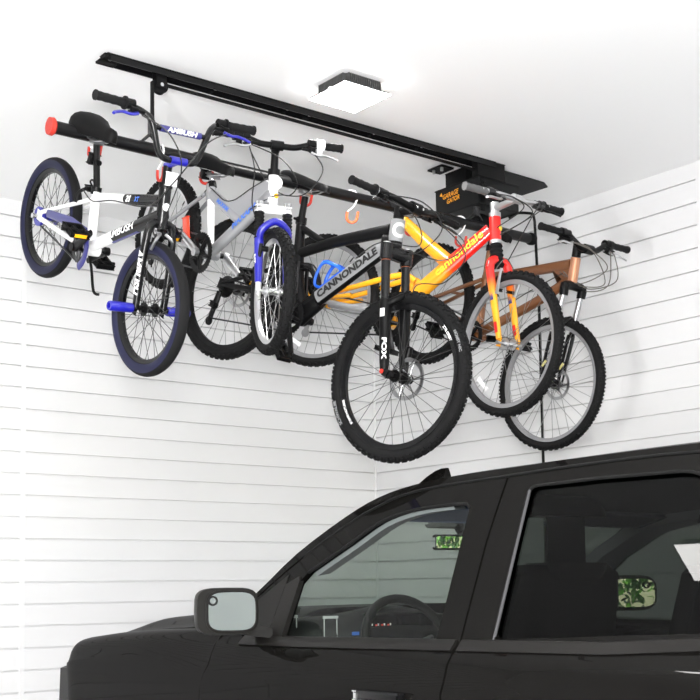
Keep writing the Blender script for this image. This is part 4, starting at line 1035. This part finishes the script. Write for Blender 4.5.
def panel(outer,holes,side,th=.03,inset=0.,inner=True):
    """body panel cut out in side view (a = distance from the nose, h = height) and curved to the body section"""
    bm=bmesh.new()
    for loop in [outer]+list(holes):
        vs=[bm.verts.new((a,h,0)) for a,h in loop]
        for i in range(len(vs)): bm.edges.new((vs[i],vs[(i+1)%len(vs)]))
    bmesh.ops.triangle_fill(bm,use_beauty=True,edges=bm.edges[:],normal=(0,0,1))
    hs=[h for a,h in outer]; 
    cuts=sorted(set([p[0] for p in PROF]+[min(hs)+.03*k for k in range(1,int((max(hs)-min(hs))/.03)+1)]))
    for h in cuts:
        if min(hs)<h<max(hs): bmesh.ops.bisect_plane(bm,geom=bm.verts[:]+bm.edges[:]+bm.faces[:],plane_co=(0,h,0),plane_no=(0,1,0))
    m=MB(); bm.verts.index_update()
    pts=[(v.co.x,v.co.y) for v in bm.verts]; tris=[[v.index for v in f.verts] for f in bm.faces]
    fl=[]
    for t in tris:   # orient outwards
        p=[pts[i] for i in t]; ar=sum(p[i][0]*p[(i+1)%len(p)][1]-p[(i+1)%len(p)][0]*p[i][1] for i in range(len(p)))
        fl.append(t if ar*side>0 else t[::-1])
    nn=[V((-side,0,-Wn(h)*-1*0-Wn(h)*1.0)).normalized() for a,h in pts]
    nn=[V((-side*1.0,0,-Wn(h))).normalized() for a,h in pts]
    m._add([P3(a,h,side,inset) for a,h in pts],fl); m.n+= nn
    if inner:
        m._add([P3(a,h,side,inset+th) for a,h in pts],[t[::-1] for t in fl]); m.n+=[-n for n in nn]
        for e in bm.edges:
            if len(e.link_faces)==1:
                i,j=e.verts[0].index,e.verts[1].index
                q=[P3(*pts[i],side,inset),P3(*pts[j],side,inset),P3(*pts[j],side,inset+th),P3(*pts[i],side,inset+th)]
                fc=e.link_faces[0].calc_center_median(); mid=(e.verts[0].co+e.verts[1].co)/2
                o2=mid-fc; n=(q[1]-q[0]).cross(q[2]-q[0]).normalized(); od=V((0,-o2.x,o2.y))
                if n.dot(od)<0: q=q[::-1]; n=-n
                m._add(q,[(0,1,2,3)]); m.n+=[n]*4
    bm.free(); return m
def strip(pts,side,w,lift,inset=0.):
    """thin moulding along a line on the body side"""
    m=MB(); m.tube([P3(a,h,side,inset)+V((-side*lift,0,0)) for a,h in pts],w,8); return m
def rounded(poly,r,n=4):
    out=[]; P=[V((a,b,0)) for a,b in poly]
    for i,p in enumerate(P):
        d0=(P[i-1]-p); d1=(P[(i+1)%len(P)]-p); rr=min(r,d0.length*.45,d1.length*.45)
        a=p+d0.normalized()*rr; b=p+d1.normalized()*rr
        for k in range(n+1):
            t=k/n; q=a*(1-t)**2+p*2*t*(1-t)+b*t*t; out.append((q.x,q.y))
    return out
def sm2(pts,n=4): return [(p.x,p.y) for p in smooth_pts([(a,b,0) for a,b in pts],n)]
SIL=sm2([(1.30,1.27),(1.42,1.355),(1.622,1.490),(1.79,1.628),(2.0,1.748),(2.144,1.806),(2.30,1.836),(2.50,1.852),(2.80,1.858),(3.2,1.864),(3.6,1.862),(3.86,1.850)],3)
SEAM=sm2([(1.50,1.345),(1.64,1.470),(1.84,1.610),(2.06,1.728),(2.162,1.768),(2.261,1.797),(2.421,1.815),(2.74,1.826),(3.1,1.836),(3.4,1.835),(3.62,1.815),(3.74,1.73)],3)
FGL=[(1.872,1.342)]+[(1.862,1.52)]+sm2([(1.90,1.560),(2.066,1.646),(2.105,1.668),(2.195,1.716),(2.297,1.742),(2.404,1.754),(2.54,1.757)],3)+[(2.60,1.755),(2.618,1.740),(2.632,1.60),(2.645,1.45),(2.652,1.352)]
RG=rounded([(2.880,1.356),(2.842,1.792),(3.10,1.796),(3.40,1.792),(3.56,1.74),(3.66,1.55),(3.66,1.39)],.03)
def seam_h(a):
    for (a0,h0),(a1,h1) in zip(SEAM,SEAM[1:]):
        if a0<=a<=a1: return h0+(h1-h0)*(a-a0)/(a1-a0)
    return SEAM[-1][1]
def seam_part(a0,a1): return [(a0,seam_h(a0))]+[p for p in SEAM if a0<p[0]<a1]+[(a1,seam_h(a1))]
def _fwd(p):
    a,h=p
    if a<2.3 and h>1.0:
        a2=a-.13*(2.3-a)/.44; return (a2,min(h+.012*(2.3-a)/.44,seam_h(max(a2,1.51))-.035))
    return p
for side in (1,-1):
    # front door
    FG=FGL if side>0 else [_fwd(p) for p in FGL]
    low=[(1.505,1.238),(1.463,1.172),(1.443,1.05),(1.44,.50),(2.74,.50),(2.74,1.20),(2.752,1.34),(2.735,1.63)]
    fd=[(1.505,1.335),(1.512,1.29)]+low+seam_part(1.51,2.737)[::-1]
    door=tp(panel(fd,[FG],side).obj('front_door',PAINT))
    g=panel([(FG[0][0]-.012,1.325)]+[(a,h) for a,h in FG[1:-1]]+[(2.66,1.335)],[],side,inset=.016,inner=False); tp(g.obj('front_window',GLASSF),door)
    # rear door
    rd=[(2.747,.50),(3.50,.50),(3.66,.70),(3.80,.95),(3.80,1.30),(3.80,1.50),(3.742,1.72)]+seam_part(2.745,3.735)[::-1]+[(2.743,1.63),(2.760,1.34),(2.748,1.20)]
    rdo=tp(panel(rd,[RG],side).obj('rear_door',PAINT))
    g=panel(RG,[],side,inset=.016,inner=False); tp(g.obj('rear_window',GLASSR),rdo)
    tp(strip([(2.884,1.352),(2.848,1.78)],side,.0045,-.003).obj('window_trim',mat('grey_trim',(.05,.05,.053),.5,spec=.2)),rdo)
    tp(strip(RG[4:-4],side,.005,-.004).obj('window_seal',SEAL),rdo)
    tp(strip(FG[2:-3],side,.006,-.003).obj('window_seal',SEAL),door)
    # divider at the front of the front window
    fo=0 if side>0 else -.13
    m=panel([(1.80+fo,1.34),(1.80+fo,1.52+fo*.5),(1.864+fo,1.548+fo*.6),(1.874+fo,1.53+fo*.5),(1.884+fo,1.34)],[],side,th=.02,inset=-.006); tp(m.obj('window_divider',TRIMB),door)
    m=panel([(1.63+fo*.5,1.345),(1.66+fo*.5,1.468-.05*(side<0)),(1.795+fo,1.555-.08*(side<0)),(1.795+fo,1.345)],[],side,th=.02,inset=-.004); tp(m.obj('mirror_sail',TRIMB),door)
    # belt mouldings
    def belt(a0,a1):
        mm=MB(); R=[]
        n=int((a1-a0)/.06)+1
        for i in range(n+1):
            a=a0+(a1-a0)*i/n; b=1.335+.018*max(0,(a-2.0))/1.6+.02*max(0,a-3.3)/.4
            hb,ht_=b-.022,b+.012
            R.append([P3(a,hb,side)+V((-side*.001,0,0)),P3(a,hb,side)+V((-side*.006,0,0.002)),P3(a,ht_,side)+V((-side*.009,0,-.003)),P3(a,ht_,side)+V((side*.004,0,0)),P3(a,hb,side)+V((side*.01,0,0))])
        return mm.loft(R)
    tp(belt(1.66,2.742).obj('belt_moulding',TRIMB),door); tp(belt(2.765,3.79).obj('belt_moulding',TRIMB),rdo)
    # door handles
    for a0,d_ in ((2.395,door),(3.52,rdo)):
        q=MB(); q.box((XC-side*(W(1.17)+.028),YN-a0-.10,1.183),(.022,.20,.036),None,.009); q.box((XC-side*(W(1.17)+.012),YN-a0-.02,1.183),(.03,.03,.03),None,.005); q.box((XC-side*(W(1.17)+.012),YN-a0-.185,1.183),(.03,.03,.03),None,.005)
        h=tp(q.obj('door_handle',BLACKG),d_)
        q=MB(); q.box((XC-side*(W(1.17)+.028),YN-a0-.005,1.184),(.0235,.022,.032),None,.005); o=q.obj('handle_cap',CHROME); o.parent=d_
    # cab side frame over the doors
    cs=SIL[1:]+[(3.88,1.80),(3.93,1.60),(3.95,1.35),(3.95,.50),(3.815,.50),(3.815,1.50),(3.757,1.735)]+[(a,h+.010) for a,h in SEAM[:-1]][::-1]
    tp(panel(cs,[],side,th=.05,inset=.002).obj('cab_side',PAINT))
    # black gutter line along the roof rail and inner shut line behind the door gaps
    tp(strip([(a,h+.006) for a,h in SEAM[6:-3]],side,.0045,.000).obj('roof_gutter',SEAL))
    m=panel([(2.70,.52),(2.80,.52),(2.80,1.30),(2.79,1.80),(2.70,1.80)],[],side,th=.03,inset=.034); tp(m.obj('centre_pillar',SEAL))
    # inner A pillar trim and headliner edge
    it=MB(); R=[]
    for a,h in FG[2:-6]:
        o=P3(a,h,side,.035); R.append([o+V((0,.02,.015)),o+V((side*.085,.08,.035)),o+V((side*.09,.04,-.004)),o+V((0,-.006,-.012))])
    it.loft(R); tp(it.obj('pillar_trim',HEADL))
    # fender
    def arch(a,ac): 
        d=.47**2-(a-ac)**2; return max(.50,.43+math.sqrt(d)) if d>0 else .50
    def top(a): 
        for (a0,h0),(a1,h1) in zip(FT,FT[1:]):
            if a<=a1: return h0+(h1-h0)*(a-a0)/(a1-a0)
        return FT[-1][1]
    FT=[(.10,1.10),(.16,1.20),(.20,1.235),(.27,1.272),(.36,1.302),(.409,1.309),(.658,1.332),(.938,1.349),(1.391,1.362),(1.75,1.362)]
    rows=[]; na=[.155,.165,.18,.20,.23,.27,.32,.36,.41]+[.47+.055*i for i in range(19)]
    for a in na:
        T=top(a); hb=min(arch(a,.95),T-.16); tap=.20*max(0,(.42-a)/.27)**2.2
        sec=[(.998,hb),(1.006,hb+.04)]
        for h in (.86,.96,1.06,1.13,1.19,1.222): sec.append((None,max(h,hb+.05) if h<T-.09 else T-.09))
        sec+=[(1.012,T-.098 if T-.098<1.24 else 1.236),(1.000,max(T-.075,1.05)),(.994,T-.045),(.975,T-.018),(.945,T-.003),(.90,T+.004),(.80,T+.006)]
        R=[]
        for w,h in sec:
            ww=W(h) if w is None else w
            tb=max(0,min(1,(a-1.0)/.4)); wl=min(ww,W(min(h,1.335))); ww=ww+(wl-ww)*tb
            R.append(V((XC-side*(ww-tap*(1 if ww>.9 else .6)),YN-a-(.0),h)))
        rows.append(R)
    # clip the fender to the door cut line
    CUT=[(.3,1.44),(1.05,1.443),(1.172,1.463),(1.238,1.505),(1.29,1.512),(1.335,1.505),(1.40,1.505)]
    def cutline(h):
        for (h0,a0),(h1,a1) in zip(CUT,CUT[1:]):
            if h<=h1: return a0+(a1-a0)*(h-h0)/(h1-h0)
        return CUT[-1][1]
    last=rows[-1]; rows=[r for r,a in zip(rows,na) if a<1.40]
    for e in (.05,.012,.005,.004): rows.append([V((p.x,YN-cutline(p.z)+e,p.z)) for p in last])
    rows.append([V((p.x+side*.035,YN-cutline(p.z)+.003,p.z)) for p in last])
    fe=tp(MB().grid(rows).obj('fender',PAINT,smooth=50))
    sm=fe.modifiers.new('s','SUBSURF'); sm.levels=1; sm.render_levels=1
    # headlight
    q=MB(); q.loft([[V((XC-side*x,YN-a,h)) for x,a,h in ((.55,.07,.90),(.55,.09,1.15),(.86,.13,1.19),(.945,.165,1.17),(.955,.165,.90))],[V((XC-side*x,YN-a,h)) for x,a,h in ((.55,.22,.90),(.55,.22,1.15),(.86,.30,1.19),(.965,.38,1.18),(.985,.40,.90))]]); tp(q.obj('headlight',mat('lamp_dark',(.008,.008,.009),.4,spec=.12)))
    # bed side
    rows=[]
    for i in range(40):
        a=3.975+(5.72-3.975)*i/39; hb=arch(a,4.60); hb=min(hb,1.0)
        rows.append([V((XC-side*w,YN-a,h)) for w,h in [(.96,hb),(1.0,hb+.05)]+[(W(max(h,hb+.06)),max(h,hb+.06)) for h in (.9,1.0,1.08,1.2,1.24,1.30)]+[(.985,1.33),(.96,1.345),(.88,1.345),(.87,1.30),(.87,.85)]])
    tp(MB().grid(rows).obj('bed_side',PAINT,smooth=50))
    for ac in (.95,4.60):
        # wheel with tyre
        q=MB(); M=Matrix.Rotation(PI/2,3,'Z')
        q.lathe([(.40,-.10),(.41,-.06),(.41,.06),(.40,.10),(.36,.13),(.26,.125),(.25,.0),(.26,-.125),(.36,-.13)],(0,0,0),40,M=M)
        wo=q.obj('road_wheel',mat('truck_tyre',(.02,.02,.02),.8)); wo.parent=truck; wo.matrix_local=TI@Matrix.Translation((XC-side*.86,YN-ac,.41))
        q=MB(); q.lathe([(.255,.09*side*-1),(.25,-.02),(.08,-.085*side),(.0001,-.085*side),(.0001,0),(.24,0)],(0,0,0),32,M=M)
        for k in range(6):
            a=2*PI*k/6; q.box((-side*.095,math.cos(a)*.15,math.sin(a)*.15),(.03,.06,.20),Matrix.Rotation(a-PI/2,3,'X'),.01)
        q.obj('wheel_rim',DKMETAL,wo)
    # door mirror
    mr=Matrix.Translation((XC-side*(1.085 if side>0 else 1.10),YN-(1.735 if side>0 else 1.67),1.432))@Matrix.Rotation(-.31 if side>0 else -.30,4,'Z')
    mz=.035 if side<0 else 0.
    hous=MB(); R=[]
    for y,sx,sz in ((.052,.30,.35),(.046,.62,.68),(.028,.86,.88),(.0,.97,.98),(-.04,1.,1.),(-.055,.985,.985)):
        R.append([V((c[0]*sx*(.108 if side>0 else .125)+(.02*(1-sx)*side),y,c[1]*sz*.080)) for c in [(math.copysign(abs(math.cos(t))**.45,math.cos(t)),math.copysign(abs(math.sin(t))**.45,math.sin(t))) for t in [2*PI*k/28 for k in range(28)]]])
    hous.loft(R)
    tilt=Matrix.Rotation(0,4,'Z')
    mo=hous.obj('side_mirror',TRIMB); mo.parent=truck; mo.matrix_local=TI@mr@Matrix.Translation((0,0,mz))
    arm=MB(); arm.loft([[V((side*.04,y,z)) for y,z in ((.03,-.078),(-.03,-.078),(-.03,-.03),(.03,-.03))],[V((side*.16,y,z)) for y,z in ((.05,-.095),(-.05,-.095),(-.04,-.06),(.05,-.06))]]); arm.obj('mirror_arm',TRIMB,mo)
    gl=MB()
    yaw,pit=(MIRR_L if side>0 else MIRR_R) if 'MIRR_L' in globals() else ((-.05,0.) if side>0 else (-.13,0.))
    Mg=Matrix.Rotation(yaw,3,'Z')@Matrix.Rotation(pit,3,'X')
    oc=[(math.copysign(abs(math.cos(t))**.5,math.cos(t))*(.081 if side>0 else .110),math.copysign(abs(math.sin(t))**.5,math.sin(t))*.064) for t in [2*PI*k/32 for k in range(32)]]
    k=.9 if True else 1
    gl.loft([[V((x,0,z))*1.0 for x,z in oc],[V((x,.004,z)) for x,z in oc]])
    go=gl.obj('mirror_glass',MIRR,mo,Matrix.Translation((.012*(side>0),-.064,0))@Mg.to_4x4(),smooth=0)
    rim=MB(); rim.tube([V((x*1.04,0,z*1.06)) for x,z in oc]+[V((oc[0][0]*1.04,0,oc[0][1]*1.06))],.006,6); rim.obj('mirror_rim',TRIMB,mo,Matrix.Translation((.012*(side>0),-.060,0))@Mg.to_4x4())
    q=MB(); q.lathe([(.017,-.002),(.017,.002),(.011,.002),(.011,-.002)],(-side*.066,0,.036),24); q.obj('blind_spot_ring',BLACKM,mo,Matrix.Translation((.012*(side>0),-.067,0))@Mg.to_4x4())

# hood
rows=[]
for i in range(22):
    a=.13+1.50*i/21; row=[]
    for j in range(25):
        u=-1+j/12; w=u*.80
        T=1.306 if a<.30 else 1.306+.056*min(1,(a-.30)/.9)
        edge=T+.004
        dome=.060*min(1,max(0,(a-.14)/.32))*(1 if abs(w)<.62 else max(0,1-(abs(w)-.62)/.13))
        nose=-.16*max(0,(.30-a)/.17)**2
        row.append(V((XC+w,YN-a+.05*u*u*(0 if a>.5 else -1)*(.5-a)*2,edge+dome+nose+.012*(1-u*u))))
    rows.append(row)
h=tp(MB().grid(rows).obj('hood',PAINT,smooth=60)); sm=h.modifiers.new('s','SUBSURF'); sm.levels=1; sm.render_levels=1
# front end
q=MB(); q.box((XC,YN-.16,.62),(1.92,.30,.34),None,.06); tp(q.obj('front_bumper',TRIMB))
q=MB(); q.box((XC,YN-.17,.98),(1.22,.16,.40),None,.04); gr=tp(q.obj('grille',TRIMB))
for k in range(4):
    q=MB(); q.box((XC,YN-.085,.84+k*.095),(1.16,.02,.035),None,.008); tp(q.obj('grille_bar',BLACKG),gr)
# floor pan, firewall, bed floor
q=MB(); q.box((XC,YN-2.70,.46),(1.86,2.5,.06)); q.box((XC,YN-1.50,.85),(1.80,.05,.90)); q.box((XC,YN-4.85,.82),(1.72,1.75,.06)); q.box((XC,YN-3.98,1.08),(1.74,.05,.52)); q.box((XC,YN-2.9,.34),(.9,5.4,.16)); tp(q.obj('floor_pan',SEAL))
q=MB(); q.box((XC,YN-5.73,1.08),(1.80,.06,.54),None,.02); tp(q.obj('tailgate',PAINT))
q=MB(); q.box((XC,YN-5.80,.58),(1.90,.16,.20),None,.03); tp(q.obj('rear_bumper',TRIMB))
# roof
rows=[]
for a,hh in [p for p in SIL if p[0]>=2.03]+[(3.93,1.825)]:
    we=W(hh)-.004; row=[]
    for j in range(17):
        u=-1+j/8; row.append(V((XC-u*we,YN-a+.09*(1-u*u)*(1 if a<2.6 else max(0,1-(a-2.6)/.5)),hh+.055*(1-abs(u)**2.4)*min(1,.35+(a-2.0)*1.6))))
    rows.append(row)
tp(MB().grid(rows).obj('roof',PAINT,smooth=60))
rows=[]
for a,hh in [(2.16,1.77),(2.5,1.79),(3.0,1.80),(3.86,1.79)]: rows.append([V((XC-u*.70,YN-a,hh+.02*(1-u*u))) for u in [-1+j/6 for j in range(13)]])
tp(MB().grid(rows).obj('headliner',mat('headliner_dark',(.10,.10,.11),.8)))
for s in (-1,1):
    q=MB(); q.box((XC+s*.36,YN-2.20,1.755),(.56,.15,.02),Matrix.Rotation(-.25,3,'X'),.006); tp(q.obj('sun_visor',mat('visor_navy',(.055,.065,.11),.7)))
# windscreen
rows=[]
for a,hh in [p for p in SIL if 1.33<=p[0]<=2.10]:
    we=W(hh)-.02; rows.append([V((XC-u*we,YN-a+.02+.16*(1-u*u),hh-.014+.046*(1-u*u))) for u in [-1+j/10 for j in range(21)]])
tp(MB().grid(rows).obj('windscreen',GLASSF,smooth=60))
q=MB(); rows=[]
for k in range(2):
    rows.append([V((XC-u*.95,YN-(1.22 if k==0 else 1.62)+.14*(1-u*u),1.345 if k==0 else 1.352)) for u in [-1+j/10 for j in range(21)]])
tp(MB().grid(rows).obj('cowl',SEAL))
# rear window and cab back
yb=YN-3.93
hs_=[.5,.6,.9,1.08,1.205,1.285,1.335,1.45,1.6,1.75,1.82]
ol=[(W(h)-.012,h) for h in hs_]+[(.55,1.868),(.3,1.885),(0,1.89)]; ol=ol+[(-w_,h) for w_,h in ol[:-1]][::-1]
hole=rounded([(-.62,1.40),(.62,1.40),(.60,1.735),(-.60,1.735)],.06)
bm=bmesh.new()
for loop in (ol,hole):
    vs=[bm.verts.new((XC+a,yb,h)) for a,h in loop]
    for k in range(len(vs)): bm.edges.new((vs[k],vs[(k+1)%len(vs)]))
bmesh.ops.triangle_fill(bm,use_beauty=True,edges=bm.edges[:],normal=(0,-1,0)); bm.verts.index_update()
bp=MB(); bp._add([v.co.copy() for v in bm.verts],[[v.index for v in f.verts] for f in bm.faces]); bm.free()
cb=tp(bp.obj('cab_back',PAINT,smooth=0)); sm=cb.modifiers.new('t','SOLIDIFY'); sm.thickness=.04; sm.offset=0
q=MB(); q.box((XC,yb,1.56),(1.26,.006,.37)); tp(q.obj('back_window',glass_mat('glass_back',(.55,.58,.56))),cb)
# antenna fin
q=MB(); q.loft([[V((XC+w*.5,YN-a,h)) for w,a,h in ((-.032,1.53,1.90),(.032,1.53,1.90),(.032,1.70,1.90),(-.032,1.70,1.90))]]+[[V((XC+w,YN-a,h)) for w,a,h in ((-x,a0,h),(x,a0,h),(x,1.695,h),(-x,1.695,h))] for x,a0,h in ((.028,1.55,1.925),(.018,1.585,1.95),(.010,1.63,1.972),(.006,1.665,1.98))])
tp(q.obj('antenna_fin',PAINT)); 
# interior
q=MB(); rows=[]
for j in range(25):
    w=-.86+1.72*j/24
    sft=.22*max(0,(abs(w)-.55)/.3)**2
    hump=.045*math.exp(-((w-.43)/.20)**2)
    rows.append([V((XC-w,YN-a+sft*(0 if a<1.45 else .55 if a<1.6 else 1),h)) for a,h in ((1.40,1.30),(1.50,1.365),(1.65,1.392+hump*.5),(1.80,1.398+hump),(1.87,1.385+hump),(1.90,1.34),(1.88,1.22),(1.86,1.05),(1.86,.85))])
dash=tp(MB().grid(rows).obj('dashboard',INT,smooth=60))
def dpart(name,mb,m): return tp(mb.obj(name,m),dash)
q=MB(); q.box((XC-.43,YN-1.885,1.355),(.34,.03,.12),None,.01); dpart('gauge_cluster',q,mat('gauge_black',(.004,.004,.005),.12))
q=MB(); q.box((XC-.02,YN-1.90,1.28),(.26,.03,.26),None,.01); dpart('centre_screen',q,mat('gauge_black',(.004,.004,.005),.12))
for x,zz in ((-.815,1.362),(-.715,1.358),(.15,1.32),(.66,1.33)):
    q=MB(); fs=-.22*max(0,(abs(x)-.55)/.3)**2
    for s in (-1,1): q.box((XC+x+s*.028,YN-1.915-fs,zz),(.010,.012,.09),None,.004)
    q.box((XC+x,YN-1.915-fs,zz+.045),(.066,.012,.010),None,.004); dpart('vent_trim',q,mat('vent_silver',(.55,.55,.56),.35))
for k in range(4):
    q=MB(); q.box((XC-.59+.028*k,YN-1.915,1.372),(.006,.004,.005)); dpart('dash_lamp',q,mat('dash_red',(.4,.02,.01),.4,emit=(1,.08,.04),estr=.6))
    q=MB(); q.box((XC-.58+.028*k,YN-1.915,1.374),(.003,.004,.008)); dpart('dash_icon',q,REFW)
q=MB(); q.box((XC-.64,YN-1.895,1.345),(.03,.004,.012)); dpart('screen_light',q,mat('dash_blue',(.02,.06,.2),.4,emit=(.1,.3,1),estr=.3))
# steering wheel
SW=Matrix.Translation((XC-.50,YN-2.03,1.285))@Matrix.Rotation(-.40,4,'X')
q=MB(); q.tube([(.195*math.cos(t),0,.195*math.sin(t)) for t in [2*PI*k/48 for k in range(49)]],.0165,12)
sw=q.obj('steering_wheel',LEATH); sw.parent=truck; sw.matrix_local=TI@SW
q=MB(); q.ell((0,.025,-.01),(.075,.04,.065)); q.obj('airbag_cover',INT,sw)
for a in (0,PI,-PI/2):
    q=MB(); q.tube([(.05*math.cos(a),.02,.05*math.sin(a)-.01),(.19*math.cos(a),0,.19*math.sin(a))],[.022,.014],10,flat=.5); q.obj('wheel_spoke',INT,sw)
q=MB(); q.tube([(.03,.05,.03),(.15,.06,.06),(.17,.06,.065)],[.008,.012],8); q.obj('column_stalk',STEEL,sw)
# seats
for s in (1,-1):
    for a0,nm in ((2.25,'front_seat'),(3.30,'rear_seat')):
        if nm=='rear_seat': cx,wd=XC-s*.42,.62
        else: cx,wd=XC-s*.44,.54
        q=MB(); q.box((cx,YN-a0-.02,.86),(wd,.56,.18),None,.06)
        R=[]
        for t in range(7):
            k=t/6; z=.88+.66*k; sx=wd*.5*(1-.22*max(0,k-.5)**1.2*1.6); y=YN-a0-.30-.14*k
            R.append([V((cx+sx*c[0],y+.07*c[1],z)) for c in [(math.copysign(abs(math.cos(u))**.5,math.cos(u)),math.copysign(abs(math.sin(u))**.5,math.sin(u))) for u in [2*PI*v/20 for v in range(20)]]])
        R.append([V((cx+(p.x-cx)*.8,p.y,1.565)) for p in R[-1]]); R.append([V((cx+(p.x-cx)*.4,p.y,1.572)) for p in R[-1]])
        q.loft(R); so=tp(q.obj(nm,LEATH))
        q=MB(); q.box((cx,YN-a0-.46,1.645),(.31,.14,.28),None,.068,4); q.cyl((cx-.07,YN-a0-.44,1.50),(cx-.07,YN-a0-.45,1.60),.008); q.cyl((cx+.07,YN-a0-.44,1.50),(cx+.07,YN-a0-.45,1.60),.008); tp(q.obj('head_restraint',LEATH),so)
# rear view mirror
q=MB(); q.box((0,0,0),(.25,.03,.062),None,.012,3); rv=q.obj('rear_view_mirror',BLACK); rv.parent=truck
rv.matrix_local=TI@Matrix.Translation((XC+.03,YN-1.74,1.681))@Matrix.Rotation(-.40,4,'Z')@Matrix.Rotation(.035,4,'X')
q=MB(); q.box((0,-.0165,0),(.228,.002,.046)); q.obj('mirror_glass',MIRR,rv,smooth=0)
q=MB(); q.tube([(0,.0,.03),(0,.05,.075),(0,.09,.085)],[.018,.028],10); q.obj('mirror_mount',BLACK,rv)
q=MB(); q.box((XC+.02,YN-1.67,1.765),(.18,.10,.05),None,.015); tp(q.obj('overhead_sensor',mat('sensor_grey',(.2,.2,.2),.6)))

# ------------------------------------------------------------------ light and camera
w=bpy.data.worlds.new('World'); SC.world=w; w.use_nodes=True
nt=w.node_tree; bg=nt.nodes['Background']
sk=nt.nodes.new('ShaderNodeTexSky'); sk.sky_type='NISHITA'; sk.sun_disc=False; sk.sun_elevation=math.radians(50); sk.sun_rotation=math.radians(200)
nt.links.new(sk.outputs[0],bg.inputs['Color']); bg.inputs['Strength'].default_value=1.3
sun=bpy.data.lights.new('sun','SUN'); sun.energy=60.; sun.angle=.01
so_=bpy.data.objects.new('sun',sun); COL.objects.link(so_); so_.rotation_euler=V((.25,-.55,-.8)).to_track_quat('-Z','Y').to_euler(); so_.location=(0,0,9)
def area(name,loc,target,size,power,col=(1,1,1)):
    l=bpy.data.lights.new(name,'AREA'); l.shape='DISK' ; l.size=size; l.energy=power; l.color=col
    o=bpy.data.objects.new(name,l); COL.objects.link(o); o.location=loc
    o.rotation_euler=(V(target)-V(loc)).to_track_quat('-Z','Y').to_euler(); return o
CAMLOC=V((-5.27305,-6.41102,1.5))
area('camera_flash',CAMLOC+V((-.02,-.02,.10)),(-1.6,-1.6,2.3),.10,92,(1,.99,.98))
area('bounce_flash',CAMLOC+V((-.1,-.1,.35)),(-1.6,-2.6,3.66),.30,110,(1,.99,.98))
area('added_ceiling_fill',(-5.6,-5.2,1.35),(.6,-2.2,3.4),.7,142,(1,.99,.985))  # soft fill added out of frame to lift the ceiling and right side
yaw,pit,rol,fpx,cx,cy=.672334,.0748892,-.0138332,1248.294,356.181,495.667
cam=bpy.data.cameras.new('Camera'); co=bpy.data.objects.new('Camera',cam); COL.objects.link(co); SC.camera=co
fw=V((math.sin(yaw)*math.cos(pit),math.cos(yaw)*math.cos(pit),math.sin(pit))); rt=V((math.cos(yaw),-math.sin(yaw),0)); up=rt.cross(fw)
c_,s_=math.cos(rol),math.sin(rol); rt,up=rt*c_+up*s_,up*c_-rt*s_
co.matrix_world=Matrix(((rt.x,up.x,-fw.x,CAMLOC.x),(rt.y,up.y,-fw.y,CAMLOC.y),(rt.z,up.z,-fw.z,CAMLOC.z),(0,0,0,1)))
cam.sensor_width=36; cam.sensor_fit='HORIZONTAL'; cam.lens=fpx*36/700
cam.shift_x=-(cx-350)/700; cam.shift_y=(cy-350)/700; cam.clip_start=.02
SC.view_settings.view_transform='Standard'; SC.view_settings.look='None'; SC.view_settings.gamma=1.; SC.view_settings.use_curve_mapping=False
SC.view_settings.exposure=.1
SC.cycles.use_denoising=True; SC.cycles.max_bounces=14; SC.cycles.transparent_max_bounces=24; SC.cycles.diffuse_bounces=7; SC.cycles.glossy_bounces=6
SC.cycles.sample_clamp_indirect=6.; SC.cycles.caustics_reflective=False; SC.cycles.caustics_refractive=False
